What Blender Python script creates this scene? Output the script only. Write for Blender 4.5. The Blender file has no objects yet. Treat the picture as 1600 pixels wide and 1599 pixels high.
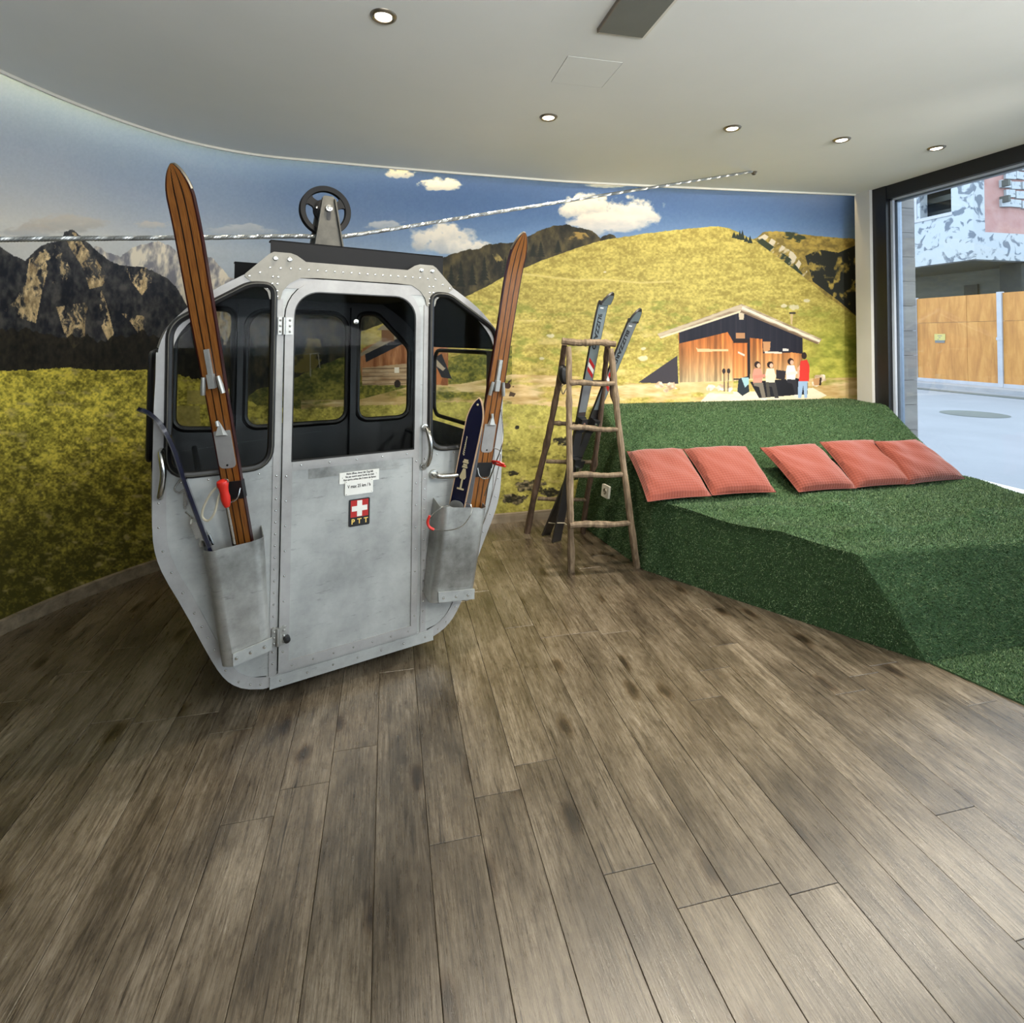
import bpy, bmesh, math, random
import numpy as np
from mathutils import Vector, Matrix, Euler
from mathutils.geometry import tessellate_polygon

random.seed(7)
SC = bpy.context.scene
COL = SC.collection

# ------------------------------------------------------------------ camera
FPX = 850.0; PPX = 800.0; PPY = 509.0; EYE = 1.42      # focal length and principal point in px of a 1600x1599 frame
def _n(v):
    v = np.asarray(v, float); return v / np.linalg.norm(v)
def _d(px, py): return np.array([(px - PPX) / FPX, (py - PPY) / FPX, 1.0])
_Z = _n(_d(800, -38000)); _Y = _d(606, 528); _Y = _n(_Y - _Z * (_Y @ _Z)); _X = np.cross(_Y, _Z)
RW = np.array([_X, _Y, _Z])            # camera (x right, y down, z forward) -> world (Y along the floor boards)
CAM = np.array([0.0, 0.0, EYE])
cd = bpy.data.cameras.new('camera'); cam = bpy.data.objects.new('camera', cd); COL.objects.link(cam)
cd.sensor_width = 36.0; cd.lens = FPX / 1600 * 36.0
cd.shift_y = -(799.5 - PPY) / 1600; cd.clip_start = 0.02; cd.clip_end = 300
_m = Matrix.Identity(4)
for i in range(3):
    _m[i][0] = RW[i][0]; _m[i][1] = -RW[i][1]; _m[i][2] = -RW[i][2]; _m[i][3] = CAM[i]
cam.matrix_world = _m
SC.camera = cam
def ray(px, py): return RW @ _d(px, py)
def onz(px, py, z):
    r = ray(px, py); return CAM + r * ((z - EYE) / r[2])
def onx(px, py, x):
    r = ray(px, py); return CAM + r * (x / r[0])
def ony(px, py, y):
    r = ray(px, py); return CAM + r * (y / r[1])
def D(px, py, dist): return CAM + ray(px, py) * dist

# ------------------------------------------------------------------ world, lights, exposure
SC.view_settings.view_transform = 'Standard'
try: SC.view_settings.look = 'None'
except Exception: pass
SC.view_settings.exposure = 0.0
SC.view_settings.gamma = 1.0
SC.view_settings.use_curve_mapping = False
W = bpy.data.worlds.new('overcast_sky'); SC.world = W; W.use_nodes = True
bg = W.node_tree.nodes['Background']; bg.inputs[0].default_value = (0.76, 0.88, 1.0, 1); bg.inputs[1].default_value = 5.0

SPOT_W = 125.0
def spot(name, loc, watts, angle=130, blend=0.75, col=(1.0, 0.90, 0.74), r=0.035):
    l = bpy.data.lights.new(name, 'SPOT'); l.energy = watts; l.color = col; l.spot_size = math.radians(angle)
    l.spot_blend = blend; l.shadow_soft_size = r
    o = bpy.data.objects.new(name, l); o.location = loc; COL.objects.link(o); return o
CEIL = 2.63
LAMPS = [(-0.022, 2.077), (0.853, 2.839), (1.931, 2.752), (2.695, 2.765), (3.402, 2.753)]
for i, (x, y) in enumerate(LAMPS): spot('downlight_beam', (x, y, CEIL - 0.03), SPOT_W * (0.5 if i == 0 else 1.0), 110)
def aim(o, tgt): o.rotation_euler = (Vector(tgt) - o.location).to_track_quat('-Z', 'Y').to_euler()
FILL_SPOT_W = 170.0  # unseen fill spots added to brighten the mural and cabin front
for p_, t_ in (((3.0, 0.2, 2.45), (1.4, 4.0, 1.3)), ((2.0, -0.6, 2.45), (0.6, 4.0, 1.5)), ((3.3, 1.2, 2.45), (2.6, 4.0, 1.2))):
    aim(spot('mural_fill_spot', p_, FILL_SPOT_W, 80, 0.9, (1.0, 0.95, 0.86), 0.09), t_)

def area(name, loc, rot, sx, sy, watts, col):
    l = bpy.data.lights.new(name, 'AREA'); l.shape = 'RECTANGLE'; l.size = sx; l.size_y = sy; l.energy = watts; l.color = col
    o = bpy.data.objects.new(name, l); o.location = loc; o.rotation_euler = rot; COL.objects.link(o); return o
area('ceiling_fill', (0.9, -1.5, 1.5), (math.radians(180 - 12), 0, 0), 3.6, 1.6, 225, (0.94, 0.97, 1.0))     # unseen fill light added to brighten the ceiling

# ------------------------------------------------------------------ materials
def new_mat(name):
    m = bpy.data.materials.new(name); m.use_nodes = True
    nt = m.node_tree; b = nt.nodes['Principled BSDF']; return m, nt, b
def s2l(c):
    return tuple((x / 12.92 if x <= 0.04045 else ((x + 0.055) / 1.055) ** 2.4) for x in c)
def rgb(r, g, b): return s2l((r / 255, g / 255, b / 255)) + (1,)
def mat(name, col, rough=0.5, metal=0.0, noise=None, bump=None, spec=None, coat=0.0, col2=None, stretch=(1, 1, 1), mottle=0.5):
    """plain procedural material: colour, optional noise mottling (noise=scale, col2) and bump=(scale, strength)"""
    m, nt, b = new_mat(name)
    b.inputs['Base Color'].default_value = col; b.inputs['Roughness'].default_value = rough; b.inputs['Metallic'].default_value = metal
    if spec is not None: b.inputs['Specular IOR Level'].default_value = spec
    if coat: b.inputs['Coat Weight'].default_value = coat; b.inputs['Coat Roughness'].default_value = 0.1
    if noise or bump:
        tc = nt.nodes.new('ShaderNodeTexCoord'); mp = nt.nodes.new('ShaderNodeMapping')
        mp.inputs['Scale'].default_value = stretch
        nt.links.new(tc.outputs['Object'], mp.inputs['Vector'])
    if noise:
        n = nt.nodes.new('ShaderNodeTexNoise'); n.inputs['Scale'].default_value = noise; n.inputs['Detail'].default_value = 6
        n.inputs['Roughness'].default_value = 0.6
        nt.links.new(mp.outputs[0], n.inputs['Vector'])
        r = nt.nodes.new('ShaderNodeValToRGB'); r.color_ramp.elements[0].position = 0.5 - mottle / 2; r.color_ramp.elements[1].position = 0.5 + mottle / 2
        r.color_ramp.elements[0].color = col; r.color_ramp.elements[1].color = col2 or col
        nt.links.new(n.outputs['Fac'], r.inputs['Fac']); nt.links.new(r.outputs['Color'], b.inputs['Base Color'])
    if bump:
        n2 = nt.nodes.new('ShaderNodeTexNoise'); n2.inputs['Scale'].default_value = bump[0]; n2.inputs['Detail'].default_value = 4
        nt.links.new(mp.outputs[0], n2.inputs['Vector'])
        bp = nt.nodes.new('ShaderNodeBump'); bp.inputs['Strength'].default_value = bump[1]; bp.inputs['Distance'].default_value = 0.01
        nt.links.new(n2.outputs['Fac'], bp.inputs['Height']); nt.links.new(bp.outputs[0], b.inputs['Normal'])
    return m
def emit(name, col, strength):
    m, nt, b = new_mat(name)
    b.inputs['Emission Color'].default_value = col; b.inputs['Emission Strength'].default_value = strength
    b.inputs['Base Color'].default_value = col; return m
def thin_glass(name, tint, ior=1.5, rough=0.0):
    m = bpy.data.materials.new(name); m.use_nodes = True; nt = m.node_tree; nt.nodes.clear()
    out = nt.nodes.new('ShaderNodeOutputMaterial'); mix = nt.nodes.new('ShaderNodeMixShader')
    tr = nt.nodes.new('ShaderNodeBsdfTransparent'); tr.inputs[0].default_value = tint
    gl = nt.nodes.new('ShaderNodeBsdfGlossy'); gl.inputs['Roughness'].default_value = rough
    fr = nt.nodes.new('ShaderNodeFresnel'); fr.inputs['IOR'].default_value = ior
    nt.links.new(fr.outputs[0], mix.inputs[0]); nt.links.new(tr.outputs[0], mix.inputs[1]); nt.links.new(gl.outputs[0], mix.inputs[2])
    nt.links.new(mix.outputs[0], out.inputs[0]); return m

def plank_mat():
    m, nt, b = new_mat('weathered_oak_board'); N = nt.nodes; L = nt.links
    tc = N.new('ShaderNodeTexCoord'); oi = N.new('ShaderNodeObjectInfo')
    sh = N.new('ShaderNodeVectorMath'); sh.operation = 'MULTIPLY_ADD'
    cmb = N.new('ShaderNodeCombineXYZ')
    for k, mul in enumerate((37.0, 91.0, 13.0)):
        mm = N.new('ShaderNodeMath'); mm.operation = 'MULTIPLY'; mm.inputs[1].default_value = mul
        L.new(oi.outputs['Random'], mm.inputs[0]); L.new(mm.outputs[0], cmb.inputs[k])
    L.new(tc.outputs['Object'], sh.inputs[0]); sh.inputs[1].default_value = (1, 1, 1); L.new(cmb.outputs[0], sh.inputs[2])
    def nz(scale, stretch, detail=6, rough=0.6, dist=0.0):
        mp = N.new('ShaderNodeMapping'); mp.inputs['Scale'].default_value = stretch; L.new(sh.outputs[0], mp.inputs[0])
        n = N.new('ShaderNodeTexNoise'); n.inputs['Scale'].default_value = scale; n.inputs['Detail'].default_value = detail
        n.inputs['Roughness'].default_value = rough; n.inputs['Distortion'].default_value = dist
        L.new(mp.outputs[0], n.inputs['Vector']); return n.outputs['Fac']
    def ramp(fac, stops):
        r = N.new('ShaderNodeValToRGB'); e = r.color_ramp.elements
        e[0].position, e[0].color = stops[0]; e[1].position, e[1].color = stops[-1]
        for p, c in stops[1:-1]:
            k = e.new(p); k.color = c
        L.new(fac, r.inputs[0]); return r.outputs[0]
    def mul(a, c, fac=1.0, mode='MULTIPLY'):
        x = N.new('ShaderNodeMix'); x.data_type = 'RGBA'; x.blend_type = mode; x.inputs[0].default_value = fac
        L.new(a, x.inputs[6]); L.new(c, x.inputs[7]); return x.outputs[2]
    base = ramp(nz(2.2, (3.0, 1.1, 1), 4, 0.55), [(0.26, rgb(90, 83, 74)), (0.48, rgb(134, 126, 114)), (0.72, rgb(174, 167, 156))])
    grain = ramp(nz(42, (5, 0.16, 1), 9, 0.78), [(0.36, rgb(104, 94, 82)), (0.50, rgb(214, 208, 198)), (0.66, rgb(255, 255, 255))])
    crack = ramp(nz(20, (6, 0.13, 1), 5, 0.7, 0.25), [(0.335, rgb(54, 45, 38)), (0.375, rgb(222, 216, 208)), (0.42, rgb(255, 255, 255))])
    streak = ramp(nz(11, (4, 0.22, 1), 8, 0.75, 0.5), [(0.30, rgb(92, 79, 67)), (0.48, rgb(232, 227, 219)), (1.0, rgb(255, 255, 255))])
    blot = ramp(nz(9, (2.2, 0.9, 1), 9, 0.80, 0.5), [(0.30, rgb(124, 110, 96)), (0.47, rgb(240, 237, 232)), (1.0, rgb(255, 255, 255))])
    # knots
    mp = N.new('ShaderNodeMapping'); mp.inputs['Scale'].default_value = (9.0, 4.2, 1); L.new(sh.outputs[0], mp.inputs[0])
    dn = N.new('ShaderNodeTexNoise'); dn.inputs['Scale'].default_value = 14; L.new(sh.outputs[0], dn.inputs['Vector'])
    av = N.new('ShaderNodeVectorMath'); av.operation = 'MULTIPLY_ADD'; L.new(dn.outputs['Color'], av.inputs[0]); av.inputs[1].default_value = (.25, .25, 0); L.new(mp.outputs[0], av.inputs[2])
    v = N.new('ShaderNodeTexVoronoi'); v.voronoi_dimensions = '2D'; v.inputs['Scale'].default_value = 0.40; L.new(av.outputs[0], v.inputs['Vector'])
    knot = ramp(v.outputs['Distance'], [(0.015, rgb(92, 80, 70)), (0.05, rgb(142, 126, 110)), (0.085, rgb(214, 204, 192)), (0.13, rgb(255, 255, 255))])
    mott = ramp(nz(34, (1.6, 0.55, 1), 9, 0.82, 0.2), [(0.34, rgb(132, 120, 106)), (0.50, rgb(226, 221, 213)), (0.66, rgb(255, 255, 255))])
    c = mul(base, grain, 0.8); c = mul(c, mott, 0.8); c = mul(c, crack, 0.9); c = mul(c, streak, 0.75); c = mul(c, blot, 0.7); c = mul(c, knot, 0.9)
    tone = N.new('ShaderNodeMapRange'); tone.inputs[3].default_value = 0.90; tone.inputs[4].default_value = 1.08
    L.new(oi.outputs['Random'], tone.inputs[0])
    hs = N.new('ShaderNodeHueSaturation'); L.new(tone.outputs[0], hs.inputs['Value']); L.new(c, hs.inputs['Color'])
    L.new(hs.outputs[0], b.inputs['Base Color'])
    g2 = nz(26, (5, 0.4, 1), 6, 0.7)
    bp = N.new('ShaderNodeBump'); bp.inputs['Strength'].default_value = 0.25; bp.inputs['Distance'].default_value = 0.004
    L.new(g2, bp.inputs['Height']); L.new(bp.outputs[0], b.inputs['Normal'])
    rr = N.new('ShaderNodeMapRange'); rr.inputs[3].default_value = 0.20; rr.inputs[4].default_value = 0.38; b.inputs['Specular IOR Level'].default_value = 0.75; L.new(g2, rr.inputs[0]); L.new(rr.outputs[0], b.inputs['Roughness'])
    return m

def grain_mat(name, c0, c1, c2, scale=6, axis=2, rough=0.6, along=0.08):
    st = [1, 1, 1]; st[axis] = along
    m, nt, b = new_mat(name); N = nt.nodes; L = nt.links
    tc = N.new('ShaderNodeTexCoord'); mp = N.new('ShaderNodeMapping'); mp.inputs['Scale'].default_value = st
    L.new(tc.outputs['Object'], mp.inputs[0])
    n = N.new('ShaderNodeTexNoise'); n.inputs['Scale'].default_value = scale; n.inputs['Detail'].default_value = 8; n.inputs['Roughness'].default_value = 0.65
    n.inputs['Distortion'].default_value = 0.4
    L.new(mp.outputs[0], n.inputs['Vector'])
    r = N.new('ShaderNodeValToRGB'); e = r.color_ramp.elements; e[0].position = 0.32; e[0].color = c0; e[1].position = 0.68; e[1].color = c2
    k = e.new(0.5); k.color = c1
    L.new(n.outputs['Fac'], r.inputs[0]); L.new(r.outputs[0], b.inputs['Base Color'])
    bp = N.new('ShaderNodeBump'); bp.inputs['Strength'].default_value = 0.3; bp.inputs['Distance'].default_value = 0.003
    L.new(n.outputs['Fac'], bp.inputs['Height']); L.new(bp.outputs[0], b.inputs['Normal'])
    b.inputs['Roughness'].default_value = rough
    return m

def aluminium(name, c0, c1, rough=0.38, scratch=True, metal=0.75):
    m, nt, b = new_mat(name); N = nt.nodes; L = nt.links
    tc = N.new('ShaderNodeTexCoord')
    n = N.new('ShaderNodeTexNoise'); n.inputs['Scale'].default_value = 3.2; n.inputs['Detail'].default_value = 8; n.inputs['Roughness'].default_value = 0.65
    L.new(tc.outputs['Object'], n.inputs['Vector'])
    r = N.new('ShaderNodeValToRGB'); e = r.color_ramp.elements; e[0].position = 0.34; e[0].color = c0; e[1].position = 0.6; e[1].color = c1
    L.new(n.outputs['Fac'], r.inputs[0])
    out = r.outputs[0]
    if scratch:
        mp = N.new('ShaderNodeMapping'); mp.inputs['Scale'].default_value = (2, 2, 9); mp.inputs['Rotation'].default_value = (0, 0.5, 0); L.new(tc.outputs['Object'], mp.inputs[0])
        n2 = N.new('ShaderNodeTexNoise'); n2.inputs['Scale'].default_value = 5; n2.inputs['Detail'].default_value = 9; n2.inputs['Roughness'].default_value = 0.75
        L.new(mp.outputs[0], n2.inputs['Vector'])
        r2 = N.new('ShaderNodeValToRGB'); r2.color_ramp.elements[0].position = 0.30; r2.color_ramp.elements[0].color = rgb(150, 150, 148); r2.color_ramp.elements[1].position = 0.42; r2.color_ramp.elements[1].color = (1, 1, 1, 1)
        L.new(n2.outputs['Fac'], r2.inputs[0])
        x = N.new('ShaderNodeMix'); x.data_type = 'RGBA'; x.blend_type = 'MULTIPLY'; x.inputs[0].default_value = 0.7
        L.new(out, x.inputs[6]); L.new(r2.outputs[0], x.inputs[7]); out = x.outputs[2]
    L.new(out, b.inputs['Base Color'])
    b.inputs['Metallic'].default_value = metal
    rr = N.new('ShaderNodeMapRange'); rr.inputs[3].default_value = rough - 0.08; rr.inputs[4].default_value = rough + 0.14
    L.new(n.outputs['Fac'], rr.inputs[0]); L.new(rr.outputs[0], b.inputs['Roughness'])
    return m

def ski_wood_mat():
    m, nt, b = new_mat('varnished_ski_wood'); N = nt.nodes; L = nt.links
    uv = N.new('ShaderNodeUVMap'); sp = N.new('ShaderNodeSeparateXYZ'); L.new(uv.outputs[0], sp.inputs[0])
    mp = N.new('ShaderNodeMapping'); mp.inputs['Scale'].default_value = (9, 4.5, 1); L.new(uv.outputs[0], mp.inputs[0])
    n = N.new('ShaderNodeTexNoise'); n.inputs['Scale'].default_value = 3; n.inputs['Detail'].default_value = 7; n.inputs['Roughness'].default_value = 0.6; L.new(mp.outputs[0], n.inputs['Vector'])
    r = N.new('ShaderNodeValToRGB'); e = r.color_ramp.elements
    e[0].position = 0.3; e[0].color = rgb(98, 54, 20); e[1].position = 0.72; e[1].color = rgb(152, 98, 42); L.new(n.outputs['Fac'], r.inputs[0])
    # two dark inlay lines and the dark red edges, by distance across the board
    st = N.new('ShaderNodeValToRGB'); st.color_ramp.interpolation = 'CONSTANT'; e = st.color_ramp.elements
    red = rgb(92, 26, 18); blk = rgb(48, 24, 12); cl = (1, 1, 1, 1)
    stops = [(0.0, red), (0.06, cl), (0.315, blk), (0.37, cl), (0.63, blk), (0.685, cl), (0.94, red)]
    e[0].position, e[0].color = stops[0]; e[1].position, e[1].color = stops[1]
    for p, c in stops[2:]:
        k = e.new(p); k.color = c
    L.new(sp.outputs[0], st.inputs[0])
    x = N.new('ShaderNodeMix'); x.data_type = 'RGBA'; x.blend_type = 'MULTIPLY'; x.inputs[0].default_value = 1.0
    L.new(r.outputs[0], x.inputs[6]); L.new(st.outputs[0], x.inputs[7]); L.new(x.outputs[2], b.inputs['Base Color'])
    b.inputs['Roughness'].default_value = 0.32; b.inputs['Coat Weight'].default_value = 0.4; b.inputs['Coat Roughness'].default_value = 0.25
    return m

def fabric_mat(name, c0, c1):
    m, nt, b = new_mat(name); N = nt.nodes; L = nt.links
    uv = N.new('ShaderNodeUVMap'); outs = []
    for ax, freq in ((0, 46), (1, 46)):
        wv = N.new('ShaderNodeTexWave'); wv.wave_type = 'BANDS'; wv.bands_direction = 'XY'[ax]; wv.inputs['Scale'].default_value = freq / 6.283 * 1.0
        wv.inputs['Distortion'].default_value = 0.6; wv.inputs['Detail'].default_value = 2
        L.new(uv.outputs[0], wv.inputs['Vector']); outs.append(wv.outputs['Fac'])
    a = N.new('ShaderNodeMath'); a.operation = 'ADD'; L.new(outs[0], a.inputs[0]); L.new(outs[1], a.inputs[1])
    n = N.new('ShaderNodeTexNoise'); n.inputs['Scale'].default_value = 90; n.inputs['Detail'].default_value = 3; L.new(uv.outputs[0], n.inputs['Vector'])
    a2 = N.new('ShaderNodeMath'); a2.operation = 'MULTIPLY_ADD'; a2.inputs[1].default_value = 1.6; L.new(n.outputs['Fac'], a2.inputs[0]); L.new(a.outputs[0], a2.inputs[2])
    mr = N.new('ShaderNodeMapRange'); mr.inputs[1].default_value = 0.6; mr.inputs[2].default_value = 2.8; L.new(a2.outputs[0], mr.inputs[0])
    r = N.new('ShaderNodeValToRGB'); r.color_ramp.elements[0].color = c0; r.color_ramp.elements[1].color = c1
    L.new(mr.outputs[0], r.inputs[0]); L.new(r.outputs[0], b.inputs['Base Color'])
    b.inputs['Roughness'].default_value = 0.85; b.inputs['Sheen Weight'].default_value = 0.25
    bp = N.new('ShaderNodeBump'); bp.inputs['Strength'].default_value = 0.35; bp.inputs['Distance'].default_value = 0.003
    L.new(a2.outputs[0], bp.inputs['Height']); L.new(bp.outputs[0], b.inputs['Normal'])
    return m

M = {}
M['plank'] = plank_mat()
M['dark'] = mat('dark_underlay', rgb(60, 53, 45), 0.9)
M['ceiling'] = mat('matt_grey_white_paint', rgb(226, 228, 224), 0.85, noise=2.0, col2=rgb(232, 233, 229), bump=(300, 0.03))
M['lip'] = mat('white_plaster_lip', rgb(225, 222, 210), 0.8, noise=9, col2=rgb(215, 212, 200))
M['column'] = mat('beige_paint', rgb(206, 205, 200), 0.8, noise=4, col2=rgb(200, 199, 194), bump=(120, 0.05))
M['backwall'] = mat('grey_plaster', rgb(214, 212, 206), 0.9, noise=3, col2=rgb(206, 204, 198))
M['base'] = grain_mat('grey_oak_skirting', rgb(96, 84, 68), rgb(120, 108, 90), rgb(140, 128, 108), 20, 0, 0.6)
M['blackframe'] = mat('black_powder_coat', rgb(14, 15, 18), 0.4, noise=30, col2=rgb(18, 19, 23))
M['steelframe'] = mat('grey_glazing_bead', rgb(120, 132, 146), 0.35, 0.6, noise=20, col2=rgb(105, 118, 132))
M['alu'] = aluminium('brushed_aluminium', rgb(140, 142, 140), rgb(176, 178, 175), 0.46, True, 0.4)
M['walldark'] = mat('dark_wall', rgb(74, 72, 68), 0.9, noise=3, col2=rgb(66, 64, 60))
M['alu_light'] = aluminium('pale_aluminium', rgb(138, 137, 135), rgb(166, 165, 163), 0.5, False, 0.35)
M['alu_header'] = aluminium('dull_header_aluminium', rgb(116, 113, 104), rgb(142, 139, 130), 0.5, False, 0.4)
M['alu_worn'] = aluminium('worn_aluminium', rgb(112, 112, 108), rgb(182, 182, 177), 0.36, True, 0.7)
M['chrome'] = mat('polished_steel', rgb(205, 204, 198), 0.22, 1.0, noise=12, col2=rgb(185, 184, 178))
M['rubber'] = mat('black_rubber', rgb(9, 9, 10), 0.4, noise=40, col2=rgb(13, 13, 14))
M['blacksteel'] = mat('black_painted_steel', rgb(13, 14, 17), 0.6, 0.0, noise=10, col2=rgb(19, 19, 20), spec=0.25)
M['bracket'] = mat('worn_dark_steel', rgb(60, 58, 52), 0.5, 0.3, noise=14, col2=rgb(82, 80, 72), mottle=0.3)
M['lining'] = mat('dark_grey_lining', rgb(50, 53, 58), 0.6, 0.1, noise=6, col2=rgb(42, 45, 50))
M['liningdark'] = mat('near_black_lining', rgb(26, 28, 31), 0.7, noise=6, col2=rgb(22, 24, 27), spec=0.2)
M['glass'] = thin_glass('cabin_glass', (0.90, 0.91, 0.90, 1), 1.09)
M['sideglass'] = thin_glass('cabin_side_glass', (0.90, 0.91, 0.90, 1), 1.02)
M['shopglass'] = thin_glass('shop_window_glass', (0.95, 0.97, 0.98, 1), 1.3)
M['rope'] = mat('galvanised_wire', rgb(176, 178, 176), 0.35, 0.85, noise=30, col2=rgb(150, 152, 150))
M['skiwood'] = ski_wood_mat()
M['navy'] = mat('navy_lacquer', rgb(10, 12, 32), 0.25, noise=8, col2=rgb(14, 16, 40), coat=0.4)
M['skiedge'] = mat('pale_wood_edge', rgb(190, 160, 130), 0.5, noise=30, col2=rgb(170, 140, 110))
M['red'] = mat('red_plastic', rgb(196, 40, 28), 0.35, noise=20, col2=rgb(184, 34, 24))
M['white'] = mat('white_enamel', rgb(226, 225, 218), 0.4, noise=20, col2=rgb(216, 215, 208))
M['strap'] = mat('aged_white_strap', rgb(190, 182, 160), 0.6, noise=20, col2=rgb(170, 162, 140))
M['blackprint'] = mat('black_print', rgb(18, 18, 20), 0.5)
M['redprint'] = mat('red_print', rgb(168, 30, 26), 0.45)
M['yellowprint'] = mat('yellow_print', rgb(230, 196, 104), 0.5)
M['goldprint'] = mat('pale_gold_print', rgb(214, 200, 160), 0.35, 0.5)
M['greyski'] = mat('silver_grey_lacquer', rgb(118, 130, 134), 0.28, 0.2, noise=4, col2=rgb(104, 116, 120), coat=0.4)
M['skigrey'] = mat('plain_grey_ski_base', rgb(120, 124, 130), 0.35, 0.2, noise=8, col2=rgb(106, 110, 116))
M['darkski'] = mat('charcoal_lacquer', rgb(40, 40, 42), 0.3, noise=6, col2=rgb(50, 48, 48), coat=0.3)
M['branch'] = grain_mat('barkless_branch', rgb(74, 60, 44), rgb(106, 90, 70), rgb(138, 120, 97), 34, 2, 0.75, 0.15)
M['branchdark'] = grain_mat('dark_branch', rgb(52, 40, 32), rgb(80, 62, 48), rgb(108, 88, 70), 30, 2, 0.75, 0.15)
M['turf'] = mat('turf_backing', rgb(38, 62, 34), 0.95, noise=160, col2=rgb(66, 98, 56), bump=(220, 0.8))
M['cushion'] = fabric_mat('terracotta_fabric', rgb(108, 42, 25), rgb(122, 50, 30))
M['seal'] = mat('pale_blue_white_seal', rgb(190, 200, 214), 0.5, noise=10, col2=rgb(180, 190, 206))
M['socket'] = mat('white_socket_plastic', rgb(214, 210, 196), 0.4, noise=10, col2=rgb(206, 202, 188))
M['lamp_lens'] = emit('lit_lamp_lens', (1.0, 0.93, 0.80, 1), 14)
M['strip'] = emit('warm_led_strip', (1.0, 0.74, 0.36, 1), 40)
M['satin'] = mat('satin_nickel', rgb(150, 140, 124), 0.3, 0.9, noise=20, col2=rgb(136, 128, 112))
M['vent'] = mat('grey_vent_panel', rgb(110, 112, 106), 0.7, noise=5, col2=rgb(118, 120, 114))
M['ventside'] = mat('taupe_vent_side', rgb(122, 112, 100), 0.7, noise=5, col2=rgb(112, 102, 90))
M['asphalt'] = mat('pale_asphalt', rgb(100, 103, 108), 0.9, noise=0.8, col2=rgb(112, 115, 120), bump=(40, 0.3))
M['kerb'] = mat('pale_concrete_kerb', rgb(118, 120, 124), 0.9, noise=4, col2=rgb(130, 132, 136))
M['ply'] = grain_mat('orange_plywood', rgb(132, 86, 34), rgb(152, 104, 46), rgb(166, 120, 60), 5, 2, 0.7, 0.18)
M['postwhite'] = mat('white_painted_post', rgb(146, 148, 154), 0.6, noise=6, col2=rgb(134, 137, 144))
M['render_'] = None
M['recess'] = mat('raw_concrete', rgb(62, 66, 64), 0.9, noise=0.9, col2=rgb(80, 84, 80), stretch=(1, 1, 5))
M['darkhole'] = mat('dark_opening', rgb(34, 38, 38), 0.9, noise=3, col2=rgb(44, 48, 48))
M['tile'] = grain_mat('grey_wood_look_tile', rgb(92, 88, 84), rgb(112, 108, 104), rgb(128, 125, 120), 9, 0, 0.6, 0.12)
M['yellow'] = mat('yellow_notice', rgb(160, 150, 84), 0.5, noise=8, col2=rgb(152, 142, 78))
M['greyband'] = mat('grey_notice_band', rgb(90, 90, 88), 0.5)

# ------------------------------------------------------------------ mesh helpers
def world_m(o):
    m = Matrix.LocRotScale(o.location, o.rotation_euler, o.scale)
    return world_m(o.parent) @ m if o.parent else m
def link(o, parent=None, kind=None, label=None, cat=None, group=None):
    COL.objects.link(o)
    if parent: o.parent = parent
    if kind: o['kind'] = kind
    if label: o['label'] = label
    if cat: o['category'] = cat
    if group: o['group'] = group
    return o
def thing(name, label, cat, loc=(0, 0, 0), rot=(0, 0, 0), group=None):
    o = bpy.data.objects.new(name, None); o.empty_display_size = 0.1
    o.location = loc; o.rotation_euler = rot
    return link(o, None, None, label, cat, group)

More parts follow.
